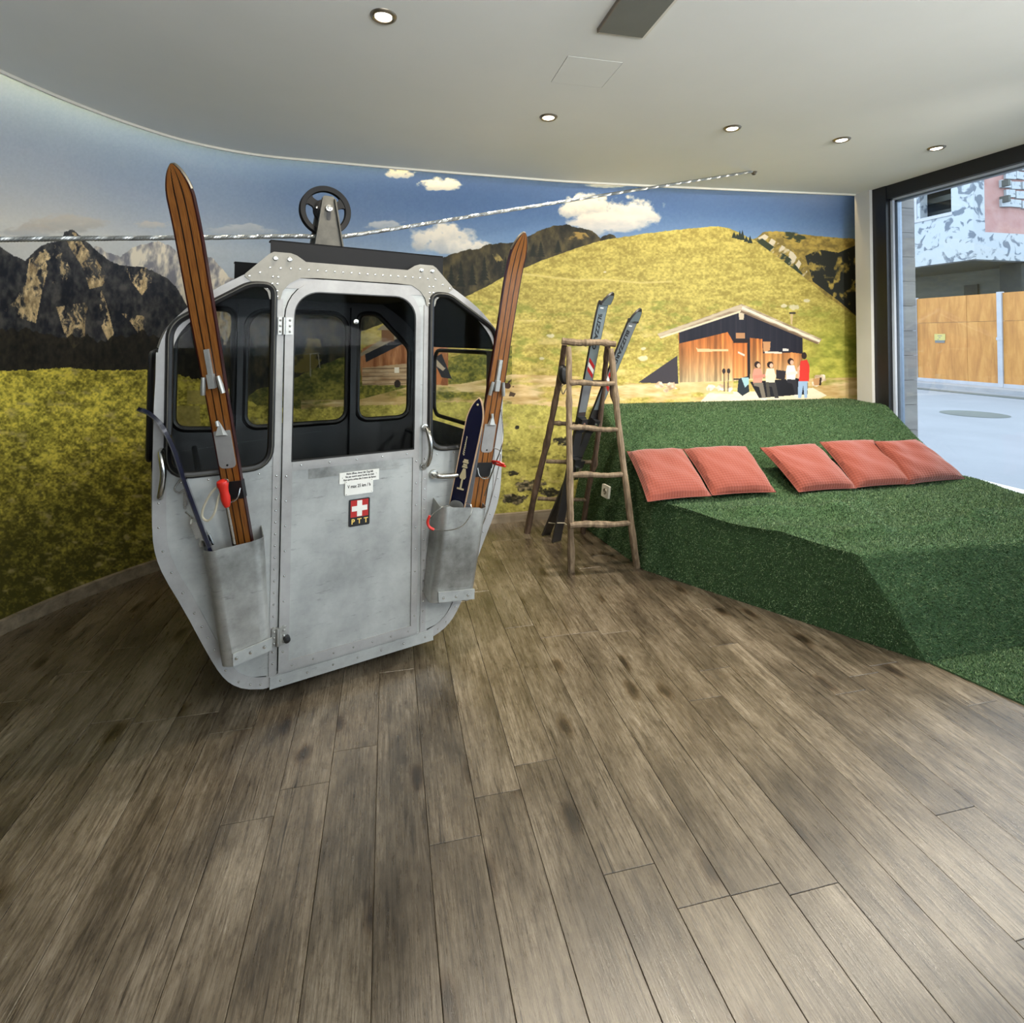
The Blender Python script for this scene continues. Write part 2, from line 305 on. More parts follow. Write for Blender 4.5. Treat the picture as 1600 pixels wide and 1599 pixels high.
class MB:
    def __init__(s): s.v = []; s.f = []; s.uv = []; s.mi = []
    def add(s, vs, fs, uvs=None, mi=0):
        b = len(s.v); s.v += [tuple(map(float, p)) for p in vs]
        for k, f in enumerate(fs):
            s.f.append(tuple(i + b for i in f)); s.uv.append(uvs[k] if uvs else None); s.mi.append(mi)
    def box(s, x0, x1, y0, y1, z0, z1, T=None, mi=0):
        vs = [(x, y, z) for z in (z0, z1) for y in (y0, y1) for x in (x0, x1)]
        if T is not None: vs = [T(*p) for p in vs]
        s.add(vs, [(0, 2, 3, 1), (4, 5, 7, 6), (0, 1, 5, 4), (2, 6, 7, 3), (0, 4, 6, 2), (1, 3, 7, 5)], mi=mi)
    def bevbox(s, x0, x1, y0, y1, z0, z1, r, T=None):
        """box whose four edges along local y are rounded"""
        pts = []
        for cx, cz, a0 in ((x1 - r, z1 - r, 0), (x0 + r, z1 - r, 90), (x0 + r, z0 + r, 180), (x1 - r, z0 + r, 270)):
            for k in range(4):
                a = math.radians(a0 + 30 * k); pts.append((cx + r * math.cos(a), cz + r * math.sin(a)))
        s.plate(pts, [], y0, y1, (lambda x, z, y: T(x, y, z)) if T else (lambda x, z, y: (x, y, z)))
    def plate(s, outer, holes, d0, d1, T):
        """flat sheet with holes: 2D outlines -> T(x, y, depth)"""
        loops = [outer] + list(holes)
        flat = [p for l in loops for p in l]; n = len(flat)
        tris = tessellate_polygon([[Vector((p[0], p[1], 0)) for p in l] for l in loops])
        vs = [T(p[0], p[1], d0) for p in flat] + [T(p[0], p[1], d1) for p in flat]
        fs = [tuple(t) for t in tris] + [(t[2] + n, t[1] + n, t[0] + n) for t in tris]
        b = 0
        for l in loops:
            m = len(l)
            for i in range(m):
                j = (i + 1) % m
                fs.append((b + i, b + j, b + j + n, b + i + n))
            b += m
        s.add(vs, fs)
    def tube(s, pts, r, seg=8, closed=False, caps=True):
        P = [Vector(p) for p in pts]; n = len(P)
        rs = r if hasattr(r, '__len__') else [r] * n
        up = None; rings = []
        for i in range(n):
            if closed: t = (P[(i + 1) % n] - P[i - 1])
            else: t = P[min(i + 1, n - 1)] - P[max(i - 1, 0)]
            t.normalize()
            if up is None:
                up = Vector((0, 0, 1)) if abs(t.z) < 0.9 else Vector((1, 0, 0))
            up = (up - t * up.dot(t));
            if up.length < 1e-6: up = t.orthogonal()
            up.normalize(); sd = t.cross(up)
            rings.append([P[i] + (up * math.cos(a) + sd * math.sin(a)) * rs[i] for a in [2 * math.pi * k / seg for k in range(seg)]])
        vs = [p for rg in rings for p in rg]; fs = []
        for i in range(n if closed else n - 1):
            a, b = i * seg, ((i + 1) % n) * seg
            for k in range(seg):
                k2 = (k + 1) % seg; fs.append((a + k, a + k2, b + k2, b + k))
        if caps and not closed:
            fs.append(tuple(range(seg - 1, -1, -1))); fs.append(tuple((n - 1) * seg + k for k in range(seg)))
        s.add(vs, fs)
    def lathe(s, prof, c, ax, seg=24):
        """profile [(radius, height)] turned about axis ax through c"""
        ax = Vector(ax).normalized(); e1 = ax.orthogonal().normalized(); e2 = ax.cross(e1); c = Vector(c)
        vs = []
        for (r, h) in prof:
            for k in range(seg):
                a = 2 * math.pi * k / seg; vs.append(c + ax * h + (e1 * math.cos(a) + e2 * math.sin(a)) * max(r, 1e-5))
        fs = []
        for i in range(len(prof) - 1):
            for k in range(seg):
                k2 = (k + 1) % seg; fs.append((i * seg + k, i * seg + k2, (i + 1) * seg + k2, (i + 1) * seg + k))
        s.add(vs, fs)
    def build(s, name, m, parent=None, local=False, smooth=False, **kw):
        me = bpy.data.meshes.new(name)
        vs = s.v
        if parent is not None and not local:
            iv = np.array(world_m(parent).inverted()); a = np.c_[np.array(vs), np.ones(len(vs))] @ iv.T; vs = a[:, :3].tolist()
        me.from_pydata(vs, [], s.f)
        ms = m if isinstance(m, (list, tuple)) else [m]
        for x in ms: me.materials.append(x)
        if len(ms) > 1: me.polygons.foreach_set('material_index', s.mi)
        if any(u is not None for u in s.uv):
            ul = me.uv_layers.new(name='UVMap'); dat = []
            for f, u in zip(s.f, s.uv): dat += (u if u is not None else [(0, 0)] * len(f))
            ul.data.foreach_set('uv', [c for p in dat for c in p])
        bm = bmesh.new(); bm.from_mesh(me); bmesh.ops.recalc_face_normals(bm, faces=bm.faces); bm.to_mesh(me); bm.free()
        if smooth:
            me.polygons.foreach_set('use_smooth', [True] * len(me.polygons))
            try: me.set_sharp_from_angle(angle=math.radians(38))
            except Exception: pass
        me.update()
        return link(bpy.data.objects.new(name, me), parent, **kw)
    def origin_to(s, c): s.v = [(x - c[0], y - c[1], z - c[2]) for x, y, z in s.v]
def spline(pts, n):
    """Catmull-Rom through pts, n samples"""
    P = np.array(pts, float); P = np.vstack([2 * P[0] - P[1], P, 2 * P[-1] - P[-2]]); out = []
    m = len(P) - 3
    for t in np.linspace(0, m - 1e-9, n):
        i = int(t); f = t - i; a, b, c, d = P[i:i + 4]
        out.append(0.5 * (2 * b + (c - a) * f + (2 * a - 5 * b + 4 * c - d) * f * f + (3 * b - a - 3 * c + d) * f ** 3))
    return np.array(out)
def ring_pts(c, rx, ry, n, ex, ey, a0=0, a1=360):
    c, ex, ey = Vector(c), Vector(ex), Vector(ey)
    return [c + ex * rx * math.cos(math.radians(a0 + (a1 - a0) * k / n)) + ey * ry * math.sin(math.radians(a0 + (a1 - a0) * k / n)) for k in range(n if a1 - a0 == 360 else n + 1)]
def text(name, body, size, mtx, m, parent, shear=0.0, bold=0.0, spacing=1.0, xs=1.0, extr=0.0004):
    cu = bpy.data.curves.new(name, 'FONT'); cu.body = body; cu.size = size; cu.align_x = 'CENTER'; cu.align_y = 'CENTER'
    cu.shear = shear; cu.offset = bold; cu.space_character = spacing; cu.extrude = extr; cu.resolution_u = 3; cu.materials.append(m)
    o = bpy.data.objects.new(name, cu); link(o, parent)
    mm = mtx @ Matrix.Diagonal((xs, 1, 1, 1))
    o.matrix_local = (world_m(parent).inverted() @ mm) if parent else mm
    dg = bpy.context.evaluated_depsgraph_get(); me = bpy.data.meshes.new_from_object(o.evaluated_get(dg)); ml = o.matrix_local.copy(); bpy.data.objects.remove(o)
    me.name = name; o = bpy.data.objects.new(name, me); link(o, parent); o.matrix_local = ml
    return o
def frame_m(o, ex, ey, ez):
    m = Matrix.Identity(4)
    for i in range(3): m[i][0] = ex[i]; m[i][1] = ey[i]; m[i][2] = ez[i]; m[i][3] = o[i]
    return m

# ------------------------------------------------------------------ room shell
XWIN = 3.87                                   # plane of the shop window
SLAB = spline([(-1.93, 1.2), (-1.88, 2.1), (-1.80, 2.62), (-1.709, 2.877), (-1.595, 3.145), (-1.424, 3.422), (-1.187, 3.675), (-0.851, 3.834), (-0.40, 3.885),
               (0.2, 3.925), (0.9, 3.952), (1.411, 3.960), (2.477, 3.903), (3.821, 3.797), (4.1, 3.77)], 110)   # front edge of the lowered ceiling
def offset_path(P, d):
    t = np.gradient(P, axis=0); t /= np.linalg.norm(t, axis=1)[:, None]
    return P + np.c_[-t[:, 1], t[:, 0]] * d
WALL = offset_path(SLAB, 0.17)                # mural wall stands behind it
WTOP = 2.86

floor = MB(); floor.box(-2.4, 4.3, -3.2, 4.4, -0.06, -0.012)
floor = floor.build('floor', M['dark'], kind='structure')
PW, PL = 0.1475, 1.25
k = 0
for ix in range(-16, 29):
    x0 = -0.028 + ix * PW
    off = (ix * 0.437 + 0.31 * math.sin(ix * 2.3)) % 1.0 * PL
    y = -0.1 - off
    while y < 4.35:
        xm, ym = x0 + PW / 2, y + PL / 2
        ok = False
        for qx in (x0, x0 + PW):
            for qy in np.linspace(y, y + PL, 9):
                v = RW.T @ (np.array([qx, qy, 0]) - CAM)
                if v[2] > 0.3 and -420 < PPX + FPX * v[0] / v[2] < 2020 and PPY + FPX * v[1] / v[2] < 2300: ok = True
        jj = np.argmin(np.hypot(WALL[:, 0] - xm, WALL[:, 1] - ym)); t_ = WALL[min(jj + 1, len(WALL) - 1)] - WALL[max(jj - 1, 0)]
        if t_[0] * (ym - WALL[jj, 1]) - t_[1] * (xm - WALL[jj, 0]) > 0.45: ok = False      # wholly behind the mural wall
        if xm > 3.87: ok = False
        if ok:
            b = MB(); g = 0.0007; d = 0.0012
            vs = [(-PW / 2 + g, -PL / 2 + g, -0.012), (PW / 2 - g, -PL / 2 + g, -0.012), (PW / 2 - g, PL / 2 - g, -0.012), (-PW / 2 + g, PL / 2 - g, -0.012)]
            vs += [(x, y_, -d * 0.7) for x, y_, z in vs] + [(x * (1 - 2 * d / PW), y_ * (1 - 2 * d / PL), 0) for x, y_, z in vs]
            fs = [(8, 9, 10, 11)] + [(i, (i + 1) % 4, (i + 1) % 4 + 4, i + 4) for i in range(4)] + [(i + 4, (i + 1) % 4 + 4, (i + 1) % 4 + 8, i + 8) for i in range(4)]
            if k == 0:
                b.add(vs, fs); o = b.build('plank', M['plank'], floor, local=True); pm = o.data
            else:
                o = bpy.data.objects.new('plank', pm); link(o, floor)
            o.location = (xm, ym, 0); k += 1
        y += PL
print('planks', k)

# mural print: painted into a generated picture, laid on the curved wall by arc length and height
NW = len(WALL)
seg = np.linalg.norm(np.diff(WALL, axis=0), axis=1); ARC = np.r_[0, np.cumsum(seg)]; LEN = ARC[-1]
wb = MB(); vs = []; fs = []; uvs = []
for i, (x, y) in enumerate(WALL): vs += [(x, y, -0.02), (x, y, WTOP)]
for i in range(NW - 1):
    fs.append((2 * i, 2 * i + 2, 2 * i + 3, 2 * i + 1)); a, b_ = ARC[i] / LEN, ARC[i + 1] / LEN
    uvs.append([(a, 0), (b_, 0), (b_, 1), (a, 1)])
wb.add(vs, fs, uvs)
WB = offset_path(SLAB, 0.29)
vs = []
for i, (x, y) in enumerate(WB): vs += [(x, y, -0.02), (x, y, WTOP)]
wb.add(vs, [(2 * i, 2 * i + 1, 2 * i + 3, 2 * i + 2) for i in range(NW - 1)])
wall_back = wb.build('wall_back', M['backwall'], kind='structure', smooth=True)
sk = MB()                                        # skirting board: follows the curve
o1 = offset_path(SLAB, 0.155); o2 = offset_path(SLAB, 0.169)
for i in range(NW - 1):
    a, b_, c, d_ = o1[i], o1[i + 1], o2[i + 1], o2[i]
    sk.add([(*a, 0), (*b_, 0), (*c, 0), (*d_, 0), (*a, .066), (*b_, .066), (*c, .072), (*d_, .072)], [(0, 1, 5, 4), (4, 5, 6, 7), (2, 3, 7, 6)])
sk.build('baseboard_back', M['base'], kind='structure', smooth=True)

# ceiling slab with holes for the vent and the hatch
sl = [tuple(p) for p in SLAB[::2]] + [(4.1, -3.2), (-2.2, -3.2), (-2.2, 1.2)]
VENT = [(0.795, 1.05), (0.99, 1.05), (0.99, 1.978), (0.795, 1.978)]
HATCH = [(0.746, 2.197), (1.004, 2.197), (1.004, 2.447), (0.746, 2.447)]
cb = MB(); cb.plate(sl, [VENT, HATCH], CEIL, CEIL + 0.05, lambda x, y, d: (x, y, d))
ceiling = cb.build('ceiling', M['ceiling'], kind='structure')
hb = MB(); hb.plate([(0.7485, 2.1995), (1.0015, 2.1995), (1.0015, 2.4445), (0.7485, 2.4445)], [], CEIL - 0.0005, CEIL + 0.045, lambda x, y, d: (x, y, d))
hb.plate([(0.73, 2.18), (1.02, 2.18), (1.02, 2.46), (0.73, 2.46)], [], CEIL + 0.051, CEIL + 0.055, lambda x, y, d: (x, y, d))
hb.build('access_hatch', M['ceiling'], label='square flush hatch outlined in the pale ceiling', cat='hatch')
ven = thing('ceiling_vent', 'long grey recessed vent panel in the pale ceiling', 'vent', (0.89, 1.5, CEIL))
vb = MB(); vb.box(0.797, 0.985, 1.05, 1.977, CEIL - 0.013, CEIL + 0.05); vb.build('grille_panel', M['vent'], ven)
vb = MB(); vb.box(0.7925, 0.7975, 1.05, 1.977, CEIL - 0.016, CEIL + 0.03); vb.build('side_flange', M['ventside'], ven)
vb = MB(); vb.box(0.985, 0.996, 1.05, 1.978, CEIL - 0.013, CEIL + 0.028); vb.build('edge_trim', M['lip'], ven)
top = MB(); top.plate([tuple(p) for p in WB[::2]] + [(4.5, -3.3), (-2.5, -3.3), (-2.5, 1.2)], [], WTOP, WTOP + .05, lambda x, y, d: (x, y, d))
top.build('ceiling_upper', M['lip'], kind='structure')
lp = MB(); i1 = offset_path(SLAB, 0.0); i2 = offset_path(SLAB, 0.014)
for i in range(NW - 1):
    a, b_, c, d_ = i1[i], i1[i + 1], i2[i + 1], i2[i]
    z0, z1 = CEIL - 0.014, CEIL + 0.10
    lp.add([(*a, z0), (*b_, z0), (*c, z0), (*d_, z0), (*a, z1), (*b_, z1), (*c, z1), (*d_, z1)], [(0, 1, 5, 4), (4, 5, 6, 7), (2, 3, 7, 6), (1, 0, 3, 2)])
lp.build('trim_1', M['lip'], kind='structure', smooth=True)
ls = MB(); i1 = offset_path(SLAB, 0.03); ls.tube([(x, y, CEIL + 0.06) for x, y in i1[2:104:2]], 0.006, 6)
ls.build('led_strip', M['strip'], label='warm glowing light strip along the curved ceiling edge above the mural', cat='light strip')

# other walls of the room
b = MB(); b.box(-2.3, -2.12, -3.2, 1.25, 0, WTOP); b.build('wall_left', M['walldark'], kind='structure')
b = MB(); b.plate([(-2.3, 0), (4.3, 0), (4.3, WTOP), (-2.3, WTOP)], [[(1.6, 0.1), (3.7, 0.1), (3.7, 2.5), (1.6, 2.5)]], -3.35, -3.2, lambda x, z, y: (x, y, z)); b.build('wall_front', M['walldark'], kind='structure')
win2 = bpy.data.objects.new('window_2', None); win2.location = (2, -3.3, 0); link(win2, kind='structure')
b = MB(); b.plate([(1.6, 0.1), (3.7, 0.1), (3.7, 2.5), (1.6, 2.5)], [[(1.68, 0.18), (2.62, 0.18), (2.62, 2.42), (1.68, 2.42)], [(2.7, 0.18), (3.62, 0.18), (3.62, 2.42), (2.7, 2.42)]], -3.31, -3.24, lambda x, z, y: (x, y, z)); b.build('frame', M['blackframe'], win2)
b = MB(); b.box(1.65, 3.65, -3.28, -3.274, 0.15, 2.45); b.build('pane', M['shopglass'], win2)
# column at the mural's right end and the window wall
b = MB(); b.box(3.835, 4.08, 3.665, 3.81, 0, CEIL); b.build('trim_2', M['column'], kind='structure')
b = MB(); b.box(XWIN, 4.1, -3.2, 3.665, -0.06, 0.03); b.box(XWIN + .03, 4.1, -3.2, 3.54, 0.03, 0.40); b.build('wall_right', M['lip'], kind='structure')
win = bpy.data.objects.new('window_1', None); win.location = (XWIN, 1, 0); link(win, kind='structure')
b = MB(); b.box(3.862, 3.99, 3.54, 3.664, 0.03, CEIL); b.build('jamb', M['blackframe'], win)
b = MB(); b.box(3.868, 3.99, -3.2, 3.54, 2.525, CEIL); b.build('head', M['blackframe'], win)
b = MB(); b.box(3.93, 3.97, 3.50, 3.54, 0.4, 2.525); b.box(3.93, 3.97, -3.2, 3.54, 2.50, 2.525); b.build('glazing_bead', M['steelframe'], win)
b = MB(); b.box(3.905, 3.925, 3.52, 3.54, 0.4, 2.525); b.box(3.905, 3.925, -3.2, 3.54, 2.512, 2.525); b.build('seal', M['seal'], win)
b = MB(); b.box(3.945, 3.951, -3.2, 3.52, 0.40, 2.51); b.build('pane', M['shopglass'], win)
b = MB(); b.box(3.872, 4.06, -3.2, 3.54, 0.395, 0.425); b.build('sill', M['lip'], win)
b = MB(); b.box(3.93, 3.98, -0.25, -0.15, 0.4, 2.5); b.build('mullion', M['blackframe'], win)

# downlights
for i, (x, y) in enumerate(LAMPS):
    lab = ['recessed round downlight above the silver cabin, nearest the camera', 'recessed round downlight just beyond the square ceiling hatch',
           'recessed round downlight in front of where the wire rope enters the ceiling', 'recessed round downlight second from the window in the row',
           'recessed round downlight closest to the big shop window'][i]
    t = thing('ceiling_downlight', lab, 'downlight', (x, y, CEIL), group='recessed downlights in the ceiling')
    q = MB(); q.lathe([(0.030, 0.004), (0.032, -0.006), (0.040, -0.010), (0.047, -0.006), (0.050, 0.0)], (x, y, CEIL), (0, 0, 1), 28); q.build('rim', M['satin'], t, smooth=True)
    q = MB(); q.lathe([(0.031, -0.003), (0.020, -0.009), (0.0, -0.011)], (x, y, CEIL), (0, 0, 1), 24); q.build('lens', M['lamp_lens'], t, smooth=True)

# ------------------------------------------------------------------ the mural picture (flat print on the curved wall)
def paint_mural():
    TW, TH = 2400, 780
    s = (np.arange(TW) + .5) / TW * LEN
    wx = np.interp(s, ARC, WALL[:, 0]); wy = np.interp(s, ARC, WALL[:, 1])
    z = (np.arange(TH) + .5) / TH * (WTOP + .02) - .02
    P = np.empty((TH, TW, 3)); P[..., 0] = wx; P[..., 1] = wy; P[..., 2] = z[:, None]
    c = (P - CAM) @ RW                           # camera coordinates
    dz = np.maximum(c[..., 2], 0.3)
    XF = (PPX + FPX * c[..., 0] / dz).astype(np.float32); YF = (PPY + FPX * c[..., 1] / dz).astype(np.float32)
    cmin, cmax = XF.min(0), XF.max(0)
    X, Y = XF, YF
    full = np.zeros((TH, TW, 3), np.float32); img = full
    def win(x0=-9999, y0=-9999, x1=9999, y1=9999):
        """work only on the part of the print that lies in this window"""
        nonlocal X, Y, img
        cs = np.where((cmax >= x0) & (cmin <= x1))[0]; c0, c1 = cs[0], cs[-1] + 1
        ys = YF[:, c0:c1]; rs = np.where((ys.max(1) >= y0) & (ys.min(1) <= y1))[0]; r0, r1 = rs[0], rs[-1] + 1
        X, Y, img = XF[r0:r1, c0:c1], YF[r0:r1, c0:c1], full[r0:r1, c0:c1]
    rng = np.random.RandomState(5)
    tab = rng.rand(512, 512).astype(np.float32)
    def vn(x, y):
        xi = np.floor(x).astype(np.int32); yi = np.floor(y).astype(np.int32); fx = x - xi; fy = y - yi
        fx = fx * fx * (3 - 2 * fx); fy = fy * fy * (3 - 2 * fy)
        a = tab[yi & 511, xi & 511]; b = tab[yi & 511, (xi + 1) & 511]; c_ = tab[(yi + 1) & 511, xi & 511]; d = tab[(yi + 1) & 511, (xi + 1) & 511]
        return (a * (1 - fx) + b * fx) * (1 - fy) + (c_ * (1 - fx) + d * fx) * fy
    def fbm(x, y, sx, sy=None, o=4, k=0, g=0.55):
        sy = sy or sx; r = 0; t = 0; a = 1
        for i in range(o):
            r = r + a * vn(x / sx * 2 ** i + 17.3 * k + 41 * i, y / sy * 2 ** i + 29.7 * k + 13 * i); t += a; a *= g
        return r / t
    def inside(pts, x=None, y=None):
        x = X if x is None else x; y = Y if y is None else y
        pts = np.array(pts, float); m = np.zeros(x.shape, bool)
        bb = (x >= pts[:, 0].min()) & (x <= pts[:, 0].max()) & (y >= pts[:, 1].min()) & (y <= pts[:, 1].max())
        xs = x[bb]; ys = y[bb]; r = np.zeros(xs.shape, bool); j = len(pts) - 1
        for i in range(len(pts)):
            xi, yi = pts[i]; xj, yj = pts[j]
            if yi != yj:
                cnd = ((yi > ys) != (yj > ys)) & (xs < (xj - xi) * (ys - yi) / (yj - yi) + xi); r ^= cnd
            j = i
        m[bb] = r; return m
    def lerp(a, b, t): return np.asarray(a, np.float32) + (np.asarray(b, np.float32) - np.asarray(a, np.float32)) * np.clip(t, 0, 1)[..., None].astype(np.float32)
    def put(m, col, al=1.0):
        col = np.asarray(col, np.float32)
        if col.ndim == 1: col = np.broadcast_to(col, img.shape)
        a = (m.astype(np.float32) if m.dtype == bool else np.clip(m, 0, 1)) * al
        w = a > 0
        img[w] = img[w] * (1 - a[w][:, None]) + col[w] * a[w][:, None]
    def below(pts, jag=0, js=8, k=0):
        p = np.array(pts, float); yy = np.interp(X, p[:, 0], p[:, 1])
        if jag: yy = yy + (fbm(X, X * 0 + k * 7.7, js, js, 3, k) - .5) * jag
        return Y > yy
    def vline(pts, x=None): p = np.array(pts, float); return np.interp(X, p[:, 0], p[:, 1])
    # --- sky
    deep = lerp([112, 136, 172], [38, 70, 126], (X - 0) / 700); deep = deep + (np.array([36, 62, 116.]) - deep) * np.clip((X - 1200) / 140, 0, 1)[..., None]
    low = lerp([206, 205, 200], [118, 148, 184], (X - 100) / 700)
    hz = vline([(-400, 350), (0, 345), (300, 390), (600, 400), (800, 385), (1100, 375), (1340, 385)])
    tp = vline([(-400, -150), (0, 150), (200, 210), (450, 260), (800, 280), (1340, 305)])
    img[:] = lerp(1 * deep, low, np.clip((Y - tp) / np.maximum(hz - tp, 30), 0, 1) ** 1.25)
    img += (fbm(X, Y, 3, 3, 2, 3)[..., None] - .5) * 8
    win(-9999, 230, 1400, 450)
    # --- clouds
    def cloud(cx, cy, rx, ry, dens=1.0, k=0, col=(226, 220, 208), shade=(170, 176, 182)):
        win(cx - rx * 2, cy - ry * 2, cx + rx * 2, cy + ry * 2)
        dx = (X - cx) / rx; dy = (Y - cy) / ry; d = dx * dx + np.where(dy > 0, dy * dy * 1.7, dy * dy)
        n = fbm(X, Y, rx * .35, ry * .5, 5, k)
        a = np.clip((1.15 - d + (n - .5) * 2.2) * 1.6, 0, 1) * dens * (d < 2.6)
        put(a, lerp(col, shade, (dy + .5) * .7 + (n - .5)))
    cloud(100, 352, 62, 17, .75, 1, (196, 188, 176), (165, 166, 164)); cloud(50, 362, 45, 12, .7, 2, (190, 182, 172)); cloud(235, 352, 26, 7, .8, 3, (196, 190, 180)); cloud(380, 360, 50, 10, .4, 12)
    cloud(688, 289, 32, 12, .9, 4); cloud(625, 272, 22, 9, .7, 5); cloud(950, 290, 30, 6, .5, 6)
    cloud(690, 376, 52, 26, 1, 7); cloud(735, 390, 40, 18, 1, 8); cloud(600, 352, 30, 8, .6, 9)
    cloud(915, 325, 36, 22, 1, 10); cloud(990, 335, 46, 26, 1, 11); cloud(950, 350, 62, 20, 1, 13, (222, 214, 204)); cloud(890, 330, 18, 14, .9, 14)
    win(-9999, 330, 560, 700)
    # --- pale far range on the left
    far = below([(-400, 420), (20, 420), (120, 412), (150, 384), (168, 394), (188, 402), (205, 388), (225, 381), (248, 378), (262, 384), (285, 398), (330, 402), (345, 418), (358, 432), (430, 470), (520, 460)], 6, 10, 1) & (X < 540)
    n = fbm(X, Y + X * .6, 12, 26, 5, 2); put(far, lerp([126, 126, 134], [226, 216, 196], (n - .38) * 4.5))
    # --- dark rocky massif
    mas = below([(-500, 360), (-60, 372), (0, 386), (18, 398), (40, 408), (50, 398), (64, 384), (80, 378), (97, 376), (101, 362), (113, 359), (128, 370), (146, 388), (166, 404), (190, 416), (224, 416), (240, 424), (262, 436), (278, 452), (296, 484), (360, 540), (430, 560)], 5, 7, 3) & (X < 470)
    rn = fbm(X + fbm(X, Y, 25, 25, 3, 8) * 40, Y, 16, 30, 5, 4); rk = fbm(X, Y, 7, 11, 4, 6)
    put(mas, lerp([30, 33, 42], [84, 82, 80], rn * 1.1 - .1 + (rk - .5) * 1.8))
    def rock(pts, k, thr=.46):
        pa_ = np.array(pts); win(pa_[:, 0].min(), pa_[:, 1].min(), pa_[:, 0].max(), pa_[:, 1].max())
        m = inside(pts); q = np.clip((fbm(X + fbm(X, Y, 14, 14, 3, k) * 16, Y, 9, 22, 6, k + 3, .68) - thr - .02) * 11, 0, 1) * m
        put(q, lerp([140, 120, 90], [236, 210, 160], fbm(X, Y, 4, 9, 4, k + 5, .7) * 2.2 - .6))
    rock([(40, 500), (4, 488), (25, 468), (40, 440), (46, 405), (66, 395), (76, 420), (66, 455), (56, 505)], 21, .40)
    rock([(100, 362), (118, 364), (132, 385), (150, 405), (168, 432), (160, 447), (140, 452), (130, 420), (108, 385)], 22, .40)
    rock([(88, 480), (138, 472), (134, 500), (132, 530), (115, 545), (100, 520)], 23, .40); rock([(158, 452), (168, 480), (178, 520), (172, 540), (158, 510), (156, 480)], 24, .42)
    rock([(195, 420), (232, 418), (238, 440), (222, 462), (205, 440)], 25, .44); rock([(190, 490), (226, 494), (232, 520), (222, 530), (205, 505)], 26, .44)
    rock([(340, 480), (362, 490), (366, 530), (350, 540), (335, 510)], 27, .4)
    rock([(48, 400), (90, 380), (110, 420), (100, 450), (70, 440)], 28, .52)
    # forest foot of the massif
    win(-9999, 330, 560, 700); mas = Y > 0
    ff = below([(-500, 500), (0, 510), (60, 520), (150, 530), (240, 520), (330, 548)], 26, 12, 5) & (X < 470)
    put(ff & mas, lerp([24, 24, 22], [58, 52, 40], fbm(X, Y, 5, 8, 4, 9) * 1.6 - .3), .85)
    win(340, 330, 1010, 700)
    # --- dark wooded valley in the middle
    mid = below([(345, 560), (380, 470), (430, 440), (520, 470), (560, 470), (600, 455), (680, 412), (690, 402), (705, 398), (730, 391), (748, 388), (765, 381), (800, 379), (820, 373), (840, 362), (866, 353), (884, 351), (905, 356), (925, 360), (938, 372), (952, 365), (960, 368), (968, 380)], 4, 6, 6) & (X > 345) & (X < 1000)
    n = fbm(X, Y, 9, 16, 5, 11); put(mid, lerp([30, 30, 24], [88, 78, 50], n * 1.9 - .5))
    put(np.clip((fbm(X, Y, 14, 9, 4, 12) - .44) * 6, 0, 1) * inside([(870, 366), (895, 362), (915, 364), (922, 372), (905, 376), (880, 374)]), (150, 124, 66))
    put(np.clip((fbm(X, Y, 6, 12, 4, 15) - .46) * 6, 0, 1) * inside([(766, 392), (775, 392), (790, 412), (785, 425)]), (150, 132, 76))
    put(np.clip((fbm(X, Y, 20, 20, 4, 16) - .5) * 6, 0, 1) * inside([(455, 545), (475, 528), (500, 530), (505, 560), (490, 580), (458, 585)]), (128, 112, 48))
    for (fx, fy, h) in [(757, 402, 34), (720, 408, 38), (705, 415, 30), (845, 378, 22), (833, 382, 18), (872, 376, 18), (690, 425, 30), (790, 402, 26), (814, 392, 22), (738, 412, 32)]:
        for t in range(6): put(inside([(fx - 2 - t * 1.1, fy + h * (t + 1.3) / 6), (fx, fy + h * t / 6 - 2), (fx + 2 + t * 1.1, fy + h * (t + 1.3) / 6)]), (24, 28, 22), .8)
    # --- grass helper
    def grass(m, light, dark, k, sx=18, sy=9, fine=4, con=1.6):
        n = fbm(X, Y, sx, sy, 4, k); f = fbm(X, Y, fine, fine * .8, 3, k + 1)
        put(m, lerp(dark, light, .5 + (n - .5) * con + (f - .5) * 1.5))
    win(540, 330, 1800, 720)
    # big sunlit hill
    hill = below([(560, 520), (640, 490), (725, 465), (760, 448), (790, 431), (850, 406), (900, 388), (940, 376), (1000, 366), (1060, 359), (1100, 355), (1122, 354), (1140, 357), (1160, 366), (1180, 376), (1210, 398), (1250, 428), (1290, 462), (1340, 496)], 2, 8, 7) & (X > 560)
    # right-hand mountain behind the hill
    rm = below([(1150, 380), (1182, 372), (1192, 363), (1212, 361), (1250, 366), (1290, 370), (1345, 374), (1700, 380)], 2, 7, 8) & (X > 1160)
    grass(rm, (176, 152, 74), (118, 102, 52), 30, 14, 8)
    put(np.clip((fbm(X + Y * .6, Y, 7, 16, 4, 31) - .42) * 7, 0, 1) * inside([(1184, 372), (1195, 366), (1240, 395), (1262, 425), (1262, 446), (1230, 420)]), (206, 194, 168))
    put(np.clip((fbm(X + Y * .5, Y, 9, 9, 4, 32) - .40) * 8, 0, 1) * inside([(1180, 374), (1190, 372), (1235, 404), (1254, 428), (1262, 470), (1235, 440), (1200, 405)]), (46, 56, 40))
    put(np.clip((fbm(X, Y, 11, 14, 4, 33) - .33) * 8, 0, 1) * inside([(1258, 400), (1280, 390), (1310, 395), (1345, 380), (1345, 500), (1310, 470), (1270, 440)]), (38, 40, 34))
    put(np.clip((fbm(X, Y, 8, 5, 3, 34) - .42) * 8, 0, 1) * inside([(1215, 363), (1245, 362), (1262, 372), (1250, 380), (1225, 372)]), (52, 60, 42))
    grass(hill, (208, 190, 100), (150, 134, 62), 40, 18, 5, 3.2, 1.1)
